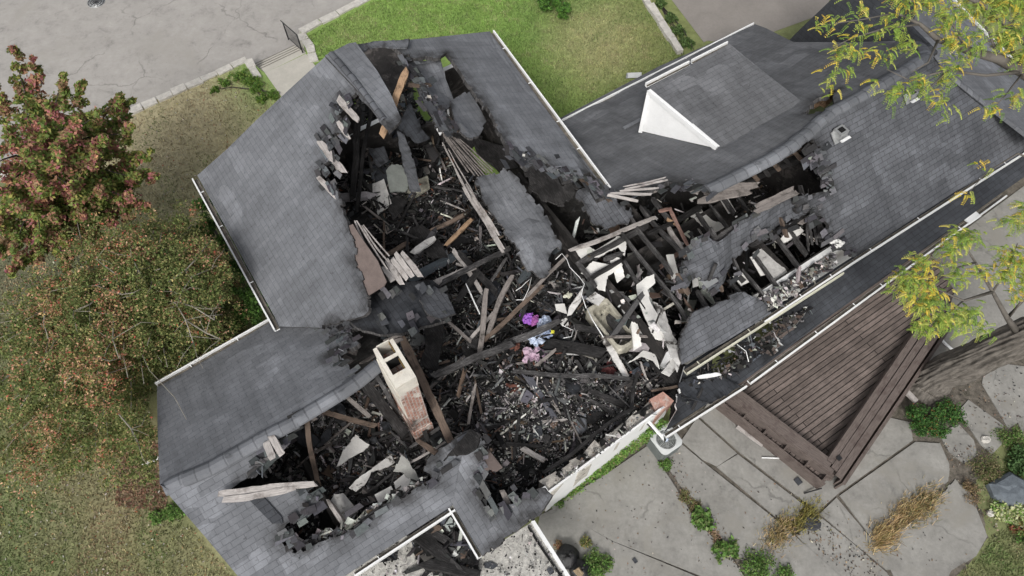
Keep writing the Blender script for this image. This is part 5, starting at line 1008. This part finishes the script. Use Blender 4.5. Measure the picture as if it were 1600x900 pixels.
# ------------------------------------------------------------------ wooden deck with built-in benches
DK = empty('wooden_deck', U(1300,745,0), 'brown timber deck corner with two benches meeting at a point', 'deck')
def bplane(z, d): return Plane(U(1290,700,z), U(1290,700,z)+d, U(1290,700,z)+np.cross(Z_, d))
sheet('deck_floor', [(1100,606),(1200,520),(1440,372),(1492,455),(1470,520),(1300,750),(1285,748)], bplane(.6, n_), deckm, DK, thick=.12, warp=0, grid=0)
def dirpx(a, b): v = U(*b, 0)-U(*a, 0); return v/np.linalg.norm(v)
d1 = dirpx((1140,596),(1293,714)); d2 = dirpx((1303,746),(1478,510))
def bench(nm, poly, z, d, n, parent):
    e = empty(nm, (0,0,0)); e.parent = parent; c = np.mean([U(*p, z) for p in poly], 0)*np.array([1,1,0])+Z_*.6; e.location = tuple(rel(c, parent))
    a, b, c2, d_ = [U(*p, z) for p in poly]    # a-b inner edge, d-c outer edge
    for i in range(n):
        t = (i+.5)/n; A = a*(1-t)+d_*t; Bq = b*(1-t)+c2*t; w = np.linalg.norm(np.cross(d_-a, (Bq-A)/np.linalg.norm(Bq-A)))/n
        beam('bench_board', A, Bq, w*.93, .05, deckd, e, rough=.012, broken=False)
    A, Bq = d_, c2; dd = Bq-A; l = np.linalg.norm(dd); dd /= l; box('bench_apron', (A+Bq)/2-Z_*.5, dd*l, np.cross(Z_, dd)*.04, Z_*.47, deckd, e)
    A, Bq = a, b; dd = Bq-A; l = np.linalg.norm(dd); dd /= l; box('bench_front', (A+Bq)/2-Z_*.42+np.cross(Z_, dd)*.0, dd*l, np.cross(Z_, dd)*.03, Z_*.38, deckd, e)
    return e
bench('bench', [(1140,596),(1290,712),(1304,743),(1128,611)], 1.05, d1, 3, DK)
bench('bench', [(1293,716),(1437,505),(1476,511),(1313,751)], 1.05, d2, 3, DK)
# outer ledge with dividers along the near side, skirt boards
a, b = U(1110,622,.45), U(1284,760,.45); dd = b-a; l = np.linalg.norm(dd); dd /= l; s_ = np.cross(Z_, dd); s_ = s_*np.sign(s_@(U(1200,640,0)-U(1200,700,0)))
box('outer_ledge', (a+b)/2+s_*.22-Z_*.06, dd*l, s_*.44, Z_*.06, deckd, DK); box('outer_rail', (a+b)/2-Z_*.1, dd*l, s_*.06, Z_*.38, deckd, DK); box('skirt', (a+b)/2-Z_*.4+s_*.03, dd*l, s_*.05, Z_*.42, deckd, DK)
for t in (.1,.28,.46,.64,.82,.97): box('divider', a+dd*l*t+s_*.22-Z_*.0, dd*.05, s_*.4, Z_*.4, deckd, DK)
a, b = U(1313,758,.5), U(1480,512,.5); dd = (b-a); l = np.linalg.norm(dd); dd /= l; box('side_skirt', (a+b)/2-Z_*.45, dd*l, np.cross(Z_, dd)*.06, Z_*.6, deckd, DK); box('side_rail', (a+b)/2+Z_*.15+np.cross(Z_, dd)*(-.02), dd*l, np.cross(Z_, dd)*.1, Z_*.05, deckd, DK)
box('black_fitting', U(1311,716,1.09), n_*.14, u_*.12, Z_*.03, iron, DK)
# ------------------------------------------------------------------ air conditioner
c = U(1041,686,.82)*np.array([1,1,0]); AC = empty('air_conditioner', c, 'round topped outdoor air conditioner at the porch corner', 'air conditioner'); V = []; F = []
rings = [(.40,.40,.16,0,0),(.40,.40,.16,.74,0),(.42,.42,.17,.75,1),(.42,.42,.17,.80,1),(.33,.33,.32,.82,1),(.31,.31,.30,.80,1),(.31,.31,.30,.62,2)]
def ringlay(name, rs, m, smooth=False):
    V = []; F = []
    for a, b, r, z in rs: V += [c+u_*x+n_*y+Z_*z for x, y in rr(a, b, r)]
    for i in range(len(rs)-1):
        for k in range(24): F.append((i*24+k, i*24+(k+1) % 24, (i+1)*24+(k+1) % 24, (i+1)*24+k))
    F.append(tuple((len(rs)-1)*24+k for k in range(24))); return mesh(name, V, F, m, AC)
acg = mat('ac_green_grey', (.14,.155,.15), .6, .15, 6, .1); acl = mat('ac_pale', (.52,.54,.54), .5, .08, 5, .05)
ringlay('casing', [(.37,.37,.16,.02),(.37,.37,.16,.75)], acg); ringlay('top_cover', [(.38,.38,.16,.74),(.39,.39,.16,.80),(.31,.31,.305,.83),(.29,.29,.285,.80),(.29,.29,.285,.66)], acl)
ringlay('fan_well', [(.285,.285,.28,.665),(.284,.284,.28,.67)], iron)
boxes('louvres', [(c+Z_*z+s*.375, t*.6, s*.02, Z_*.02) for z in np.arange(.1,.7,.06) for s, t in ((u_,n_),(-u_,n_),(n_,u_),(-n_,u_))], acg, AC)
tubes('fan_guard', [([c+np.array([math.cos(q),math.sin(q),0])*r+Z_*.815 for q in np.linspace(0,6.28,29)], .006) for r in np.arange(.1,.29,.045)]+[([c+Z_*.82, c+np.array([math.cos(q),math.sin(q),0])*.29+Z_*.815], .006) for q in np.arange(0,6.28,.785)], metal, AC)
for k in range(3):
    q = k*2.09+.4; box('fan_blade', c+np.array([math.cos(q),math.sin(q),0])*.15+Z_*.72, np.array([math.cos(q),math.sin(q),0])*.24, np.array([-math.sin(q),math.cos(q),.3])*.17, Z_*.01, metal, AC)
tube('fan_hub', [c+Z_*.68, c+Z_*.83], .07, mat('pale_blue_badge', (.5,.58,.7), .5, .05, 4, 0), AC, 16)
# ------------------------------------------------------------------ refuse bags, small things on the paving
def bag(px, r, label):
    c = U(*px, 0); V = []; F = []; k = 18; m_ = 10; sd = random.random()*50
    for i in range(m_+1):
        t = i/m_; ph = t*math.pi*.95; 
        for j in range(k):
            a = 2*math.pi*j/k; w = 1+.22*noise.noise(Vector((math.cos(a)*2.4, math.sin(a)*2.4, ph*2+sd)))+.08*noise.noise(Vector((math.cos(a)*7, math.sin(a)*7, ph*6+sd)))
            V.append(c+np.array([math.cos(a)*math.sin(ph+.06)*r*w, math.sin(a)*math.sin(ph+.06)*r*w, r*.85*(1-math.cos(ph))*.8*w]))
    for i in range(m_):
        for j in range(k): F.append((i*k+j, i*k+(j+1) % k, (i+1)*k+(j+1) % k, (i+1)*k+j))
    F.append(tuple(range(k-1,-1,-1))); F.append(tuple(m_*k+j for j in range(k))); e = empty('rubbish_bag', c, label, 'bag'); mesh('sack', V, F, plast, e, smooth=True)
    top = c+Z_*r*1.35; tube('knot', [top, top+np.array([.03,.02,.1]), top+np.array([.09,.05,.13])], [.05,.02,.05], plast, e, 7)
bag((886,872), .34, 'upper shiny black rubbish bag by the gravel roof corner'); bag((905,893), .32, 'lower black rubbish bag with brown paper beside it')
o = empty('paper_sack', U(903,893,.5), 'crumpled brown paper sack on top of the lower rubbish bag', 'sack'); V, F = boxgeo(U(904,894,.5), u_*.26, n_*.2, Z_*.14); mesh('sack_body', [v+rng.normal(size=3)*.03 for v in V], F, mat('brown_paper', (.38,.29,.19), .9, .25, 6, .6), o); V, F = boxgeo(U(904,894,.66), u_*.2, n_*.1, Z_*.02); mesh('sack_fold', [v+rng.normal(size=3)*.02 for v in V], F, mat('brown_paper'), o)
box('loose_plank', U(1172,680,.1), dirpx((1152,668),(1188,694))*.92, dirpx((1152,668),(1188,694))[[1,0,2]]*np.array([-1,1,0])*.2, Z_*.05, woodw, label='pale plank leaning along the near edge of the deck', cat='plank')
tube('white_pipe', [U(1190,715,.1), U(1224,716,.1)], .022, white, label='short thin white pipe beside the deck ledge', cat='pipe'); tube('black_rod', [U(1256,771,.1), U(1284,763,.25)], .02, iron, label='black rod under the deck corner', cat='rod')
box('roof_tile', U(1247,752,.08), n_*.18, u_*.2, Z_*.03, shingle_k, label='single square dark tile on the paving left of the deck corner', cat='tile'); box('paving_scrap', U(992,876,.08), n_*.1, u_*.14, Z_*.02, shingle_k, label='small black scrap on the paving right of the rubbish bags', cat='scrap')
box('roof_patch_scrap', FR and U(860,892,2.3), n_*.14, u_*.16, Z_*.02, shingle_k, label='small square dark scrap at the right end of the gravel roof', cat='scrap')
tube('downpipe', [U(1464,523,.5), U(1478,538,.2), U(1496,553,.08)], .05, white, seg=8, label='white plastic pipe between the deck and the big trunk', cat='pipe')
box('timber_post', U(1416,614,.3), dirpx((1405,605),(1428,628))*.75, dirpx((1405,628),(1428,605))*.16, Z_*.1, woodw, label='short timber sticking out beside the round bush', cat='timber')
def rock(px, r, zs, m, label):
    c = U(*px, 0); V = []; F = []; k = 9
    for i, (q, z) in enumerate(((1,.0),(1.0,.5),(.8,.85),(.3,1))):
        for j in range(k): a = 2*math.pi*j/k; w = q*(1+.3*noise.noise(Vector((math.cos(a)*1.2, math.sin(a)*1.2, px[0])))); V.append(c+np.array([math.cos(a)*r*w, math.sin(a)*r*.8*w, z*zs+.04*random.random()]))
    for i in range(3):
        for j in range(k): F.append((i*k+j, i*k+(j+1) % k, (i+1)*k+(j+1) % k, (i+1)*k+j))
    F.append(tuple(3*k+j for j in range(k))); mesh('rock', V, F, m, label=label, cat='rock')
rock((1574,768), .62, .35, mat('blue_slate', (.13,.15,.17), .85, .3, 4, .5), 'flat blue grey boulder beside the variegated plant'); rock((1267,818), .3, .1, mat('dark_slate', (.05,.052,.058), .85, .3, 4, .5), 'flat dark slate in the weedy joint below the deck corner')
rock((1538,688), .16, .12, stone, 'small pale rock among the weeds right of the paving'); rock((1546,803), .12, .1, stone, 'small pale rock left of the variegated plant')
# wall lamp-white bits on roofs
for (x, y), pl, lb in (((1110,163), RN, 'small bracket'),): pass
# ------------------------------------------------------------------ plants on the patio
GR2 = [(.1,.2,.04),(.14,.26,.06),(.07,.13,.03),(.2,.26,.09)]; STRAW = [(.66,.52,.3),(.56,.42,.22),(.45,.33,.17),(.35,.3,.14)]
plant('weed', (1040,726), .02, GR2, .3, 700, .035, .25, 'green weed clump just below the air conditioner', blade=False)
plant('weed', (1098,814), .02, GR2, .42, 420, .07, .3, 'broad leaved bright weed in the middle of the paving', blade=False); plant('weed', (1132,862), .02, GR2, .4, 340, .07, .25, 'second broad leaved weed lower in the same joint', blade=False)
plant('weed', (1178,888), .02, GR2, .6, 1500, .035, .35, 'wide leafy weed at the bottom edge of the paving', blade=False); plant('weed', (1222,905), .02, GR2, .4, 600, .035, .3, 'leafy weed half outside the bottom edge', blade=False)
plant('weed', (932,884), .02, GR2, .5, 1500, .035, .4, 'leafy weed growing beside the rubbish bags', blade=False); plant('weed', (870,782), .02, GR2, .3, 700, .03, .3, 'weed at the left foot of the white wall', blade=False)
plant('weed', (915,848), .02, [(.3,.25,.1),(.15,.2,.06)], .2, 350, .03, .3, 'thin yellowing weed above the rubbish bags', blade=False); plant('weed', (873,852), .02, [(.35,.2,.12),(.25,.2,.1)], .2, 300, .03, .3, 'rusty dry weed at the gravel roof corner', blade=False)
plant('dry_grass_clump', (1412,800), .02, STRAW, .34, 850, .01, .17, 'large golden dry grass clump between the slabs', 'grass clump', blade=True, el=1.8); plant('dry_grass_clump', (1380,838), .02, STRAW, .3, 900, .011, .24, 'small golden dry grass clump below the large one', 'grass clump', blade=True, el=1.8)
plant('dry_grass_clump', (1440,790), .02, STRAW+[(.16,.18,.08)], .42, 900, .011, .2, 'straw coloured grass at the upper end of the large golden clump', 'grass clump', blade=True, el=1.8)
plant('dry_grass_clump', (1216,834), .02, STRAW+[(.2,.19,.07)], .4, 1000, .011, .18, 'straw grass left of the dark slate', 'grass clump', blade=True, el=1.8); plant('dry_grass_clump', (1256,806), .02, [(.38,.33,.09),(.3,.28,.1),(.22,.2,.08)], .36, 800, .011, .16, 'yellowish moss grass above the dark slate', 'grass clump', blade=True, el=1.8)
plant('weed', (1070,775), .02, [(.22,.2,.09),(.14,.17,.06),(.25,.17,.1)], .3, 700, .025, .12, 'low brownish creeping weed in the long joint', blade=False); plant('weed', (1085,790), .02, [(.22,.2,.09),(.14,.17,.06),(.25,.17,.1)], .25, 500, .025, .12, 'low brownish weed just above the bright broad leaved one', blade=False)
plant('weed', (1118,838), .02, [(.3,.22,.12),(.4,.28,.2)], .25, 300, .03, .1, 'reddish dead leaves between the two broad leaved weeds', blade=False)
plant('variegated_plant', (1572,802), .02, [(.5,.55,.25),(.6,.62,.4),(.2,.33,.08)], .5, 900, .05, .3, 'yellow and cream variegated plant below the blue boulder', blade=False); plant('red_plant', (1590,826), .02, [(.3,.12,.07),(.2,.1,.05),(.15,.2,.06)], .35, 600, .035, .25, 'reddish low plant below the variegated one', blade=False)
plant('garden_plant', (1592,728), .02, [(.05,.1,.03),(.08,.15,.05)], .6, 1400, .05, .4, 'dark green leafy plant at the right edge above the boulder', blade=False); plant('garden_plant', (1598,842), .02, GR2, .3, 500, .04, .3, 'bright leafy plant at the right edge below the red plant', blade=False)
plant('weed', (1542,738), .02, [(.18,.18,.08),(.12,.16,.05),(.26,.2,.12)], .7, 2200, .025, .25, 'mixed dry weeds right of the big slabs', blade=False); plant('weed', (1515,770), .02, [(.2,.16,.08),(.28,.2,.12)], .4, 900, .025, .2, 'brown dry weeds at the corner of two slabs', blade=False)
plant('weed', (1580,690), .02, GR2+[(.25,.24,.12)], .6, 1600, .03, .2, 'thin grassy weeds by the right edge slabs', blade=False)
plant('weed', (275,800), .0, GR2, .4, 900, .04, .25, 'bright green weed at the lower left roof corner', blade=False); plant('weed', (248,808), .0, GR2, .3, 600, .035, .2, 'small green weed left of the lower left roof corner', blade=False)
shrub('round_bush', [(1452,652,.5,.5),(1475,640,.5,.5),(1490,648,.45,.42),(1430,645,.45,.42),(1462,670,.4,.4),(1440,665,.35,.4)], 'dense round green bush between the deck and the stepping slabs', [(.05,.13,.03),(.08,.18,.04),(.035,.08,.02),(.3,.13,.05)], 8000, .032, [4,4,3,.5])
# vine on the white wall
V0 = U(872,775,0); V1 = U(1020,672,0); e = empty('wall_vine', (V0+V1)/2, 'green creeper climbing the foot of the white wall', 'vine'); C = []; R = []; dv = (V1-V0); lv = np.linalg.norm(dv); dv /= lv; sv = np.cross(Z_, dv); sv *= -np.sign(sv@(-u_))
for _ in range(260):
    t = random.random(); h = random.random()**1.3*(.2+1.35*t); C.append(V0+dv*lv*t+Z_*h+u_*random.uniform(.0,.22)); R.append(.14)
Q = leafquads(C, R, 22, .04, .8); fastquads('foliage', Q, jitter(pick([(.16,.3,.06),(.1,.2,.04),(.24,.34,.1),(.28,.26,.12)], len(Q), [4,3,2,1]), .3), leafm, e); tubes('stem', [([V0+dv*lv*t, V0+dv*lv*(t+.05)+Z_*.9*t], .012) for t in np.arange(.1,1,.09)], darktwig, e)
# ------------------------------------------------------------------ the big locust tree on the right
TB = U(1438,598,0); LT = empty('locust_tree', TB, 'big leaning grey trunk with yellow green fronds over the deck and roof', 'tree')
TP = [(1440,608,-.05),(1452,598,.25),(1475,583,.9),(1520,563,1.9),(1570,540,2.9),(1640,508,4.2),(1720,440,6),(1790,330,8)]; P = [U(*p) for p in TP]; R_t = [.7,.57,.5,.48,.48,.48,.45,.38]
V = []; F = []; k = 110; P2 = []; R2 = []
for i in range(len(P)-1):
    for q in range(9): f = q/9; P2.append(P[i]*(1-f)+P[i+1]*f); R2.append(R_t[i]*(1-f)+R_t[i+1]*f)
P2.append(P[-1]); R2.append(R_t[-1])
for i, p in enumerate(P2):
    d = P2[min(i+1,len(P2)-1)]-P2[max(i-1,0)]; d /= np.linalg.norm(d); a = np.cross(d, (1.,0,0)); a /= np.linalg.norm(a); b = np.cross(d, a)
    for j in range(k):
        q = 2*math.pi*j/k; f1 = noise.noise(Vector((math.cos(q)*7+i*.05, math.sin(q)*7, i*.16))); f2 = noise.noise(Vector((math.cos(q)*1.4, math.sin(q)*1.4, i*.09)))
        r = R2[i]*(1+.1*f2)+.1*f1-.05*abs(noise.noise(Vector((math.cos(q)*15, math.sin(q)*15, i*.3)))); V.append(p+(a*math.cos(q)+b*math.sin(q))*r)
n2 = len(P2)
for i in range(n2-1):
    for j in range(k): F.append((i*k+j, i*k+(j+1) % k, (i+1)*k+(j+1) % k, (i+1)*k+j))
uvl = []
for i in range(n2-1):
    for j in range(k): uvl += [(i*.13, j*.01), (i*.13, j*.01+.01), (i*.13+.13, j*.01+.01), (i*.13+.13, j*.01)]
barkm = mat('furrowed_bark', (.165,.15,.132), .95, kind='wood', col2=(.065,.058,.05)); mesh('trunk', V, F, barkm, LT, uv=uvl, smooth=True)
X = lambda *a: [U(*p) for p in a]
LB = [(X((1590,520,3.6),(1574,497,4.5),(1551,456,5.5),(1524,410,6.2),(1500,372,6.9)), [.11,.07,.045,.03,.012]), (X((1551,456,5.5),(1505,470,5.9),(1465,452,6.3),(1430,440,6.6)), [.045,.03,.02,.01]), (X((1574,497,4.5),(1600,467,5.2),(1625,400,6),(1600,330,6.8)), [.06,.05,.035,.015]),
 (X((1524,410,6.2),(1490,420,6.5),(1452,400,6.8)), [.03,.02,.01]), (X((1551,456,5.5),(1575,420,6),(1590,380,6.5)), [.03,.02,.01]), (X((1505,470,5.9),(1470,500,6.1),(1445,505,6.3)), [.02,.015,.008]),
 (X((1790,330,8),(1700,180,8.6),(1600,112,9),(1560,92,9.3),(1510,78,9.6),(1466,62,9.8),(1438,38,10),(1400,20,10.3)), [.38,.25,.16,.12,.09,.07,.045,.02]), (X((1466,62,9.8),(1450,98,9.9),(1425,112,10)), [.035,.02,.01]), (X((1438,38,10),(1380,45,10.2),(1330,60,10.4),(1300,75,10.5)), [.03,.02,.013,.008]),
 (X((1700,180,8.6),(1600,60,9.4),(1540,10,10),(1480,-20,10.4)), [.2,.1,.06,.04]), (X((1600,112,9),(1540,118,9.4),(1480,110,9.7),(1420,125,10),(1385,108,10.1)), [.05,.035,.025,.015,.008]), (X((1510,78,9.6),(1490,40,10),(1440,5,10.3),(1390,-5,10.5)), [.04,.03,.02,.01]),
 (X((1600,112,9),(1570,60,9.5),(1590,20,9.8)), [.06,.04,.02]), (X((1560,92,9.3),(1545,50,9.7),(1525,20,10)), [.04,.025,.012]), (X((1480,110,9.7),(1455,135,9.8),(1420,145,9.9)), [.02,.014,.008]), (X((1400,20,10.3),(1350,30,10.5),(1295,38,10.6)), [.02,.013,.007]), (X((1640,260,8),(1590,240,8.2),(1540,270,8.5),(1515,300,8.7)), [.04,.02,.012,.006]), (X((1600,112,9),(1570,150,9.1),(1550,172,9.1)), [.03,.015,.008])]
tubes('limb', LB[:6]+LB[16:17], barkm, LT, 7); tubes('limb', LB[6:16]+LB[17:], barkm, LT, 7)
FR_ = [(1287,38,10.5,.8,3),(1322,44,10.5,.8,3),(1345,8,10.5,.5,3),(1400,3,10.5,.3,5),(1397,33,10.3,.2,5),(1430,8,10.4,.4,5),(1312,74,10.4,.7,3),(1340,80,10.3,.6,3),(1378,82,10.2,.7,3),(1422,66,10,.3,5),(1320,110,10.3,.9,2),(1304,132,10.3,.9,2),(1372,106,10.1,.7,2),(1365,50,10.3,.6,2),(1482,24,10.2,.4,5),(1490,62,9.9,.6,4),(1530,64,9.8,.3,4),(1500,96,9.6,.7,2),(1440,128,9.9,.25,6),(1402,146,9.9,.25,6),(1472,158,9.8,.3,3),(1488,112,9.7,.3,4),(1558,18,9.9,.3,7),(1590,42,9.7,.3,8),(1572,62,9.6,.4,6),(1600,84,9.4,.4,6),(1540,2,10,.5,6),(1555,168,9.2,.8,2),(1608,8,9.8,.3,8),(1580,0,9.9,.3,8),(1510,15,10.1,.6,5),(1460,-5,10.3,.4,6),(1590,150,9.2,.6,3),
 (1500,372,6.9,.3,5),(1522,368,6.9,.2,4),(1490,385,6.8,.3,4),(1440,412,6.7,.7,5),(1425,430,6.7,.5,6),(1412,455,6.6,.35,6),(1452,445,6.6,.85,6),(1440,480,6.4,.9,6),(1462,472,6.4,.4,6),(1475,500,6.2,.15,6),(1450,508,6.3,.3,5),(1500,495,6,.15,6),(1520,488,5.8,.15,5),(1500,430,6.4,.2,4),(1540,420,6.2,.6,3),(1575,425,6.2,.5,6),(1590,400,6.4,.7,6),(1600,335,6.8,.3,6),(1585,345,6.8,.3,3),(1600,460,5.6,.5,4),(1480,408,6.6,.3,3),(1570,395,6.4,.8,4),(1535,505,5.5,.1,3),(1610,430,6,.5,6),(1515,300,8.6,.9,1),(1545,268,8.5,.9,1)]
def fronds(C, n, yel):
    out = []; cols = []
    for _ in range(n):
        a = random.uniform(0, 6.28); d = np.array([math.cos(a), math.sin(a), 0]); s_ = np.array([-d[1], d[0], 0]); l = random.uniform(.13, .24); st_ = C+rng.normal(size=3)*np.array([.11,.11,.08]); yy = random.random() < yel
        col = random.choice([(.64,.52,.07),(.66,.58,.14),(.62,.46,.08)]) if yy else random.choice([(.34,.43,.08),(.26,.38,.07),(.42,.46,.11),(.17,.27,.06)])
        for j in range(8):
            t = (j+1)/8; p = st_+d*l*t-Z_*.16*t*t
            for sg in (-1, 1):
                w = d*.4+s_*sg; L_ = .05*(1.1-.4*t); tip = p+w*L_-Z_*.015; e_ = np.cross(w, Z_)*.0145; mid = (p+tip)/2; out.append((p, mid+e_, tip, mid-e_)); cols.append(col)
    return out, cols
Q = []; K = []
for x, y, z, yl, n in FR_:
    for _ in range(int(n*(1.9 if x > 1450 and y < 200 else 1.4 if y > 300 else 1.1))):
        c = U(x+random.gauss(0,7), y+random.gauss(0,6), z+random.gauss(0,.15)); q, k_ = fronds(c, 6, yl*.5); Q += q; K += k_
fastquads('crown', np.array(Q), jitter(np.array(K), .25), leafm, LT)
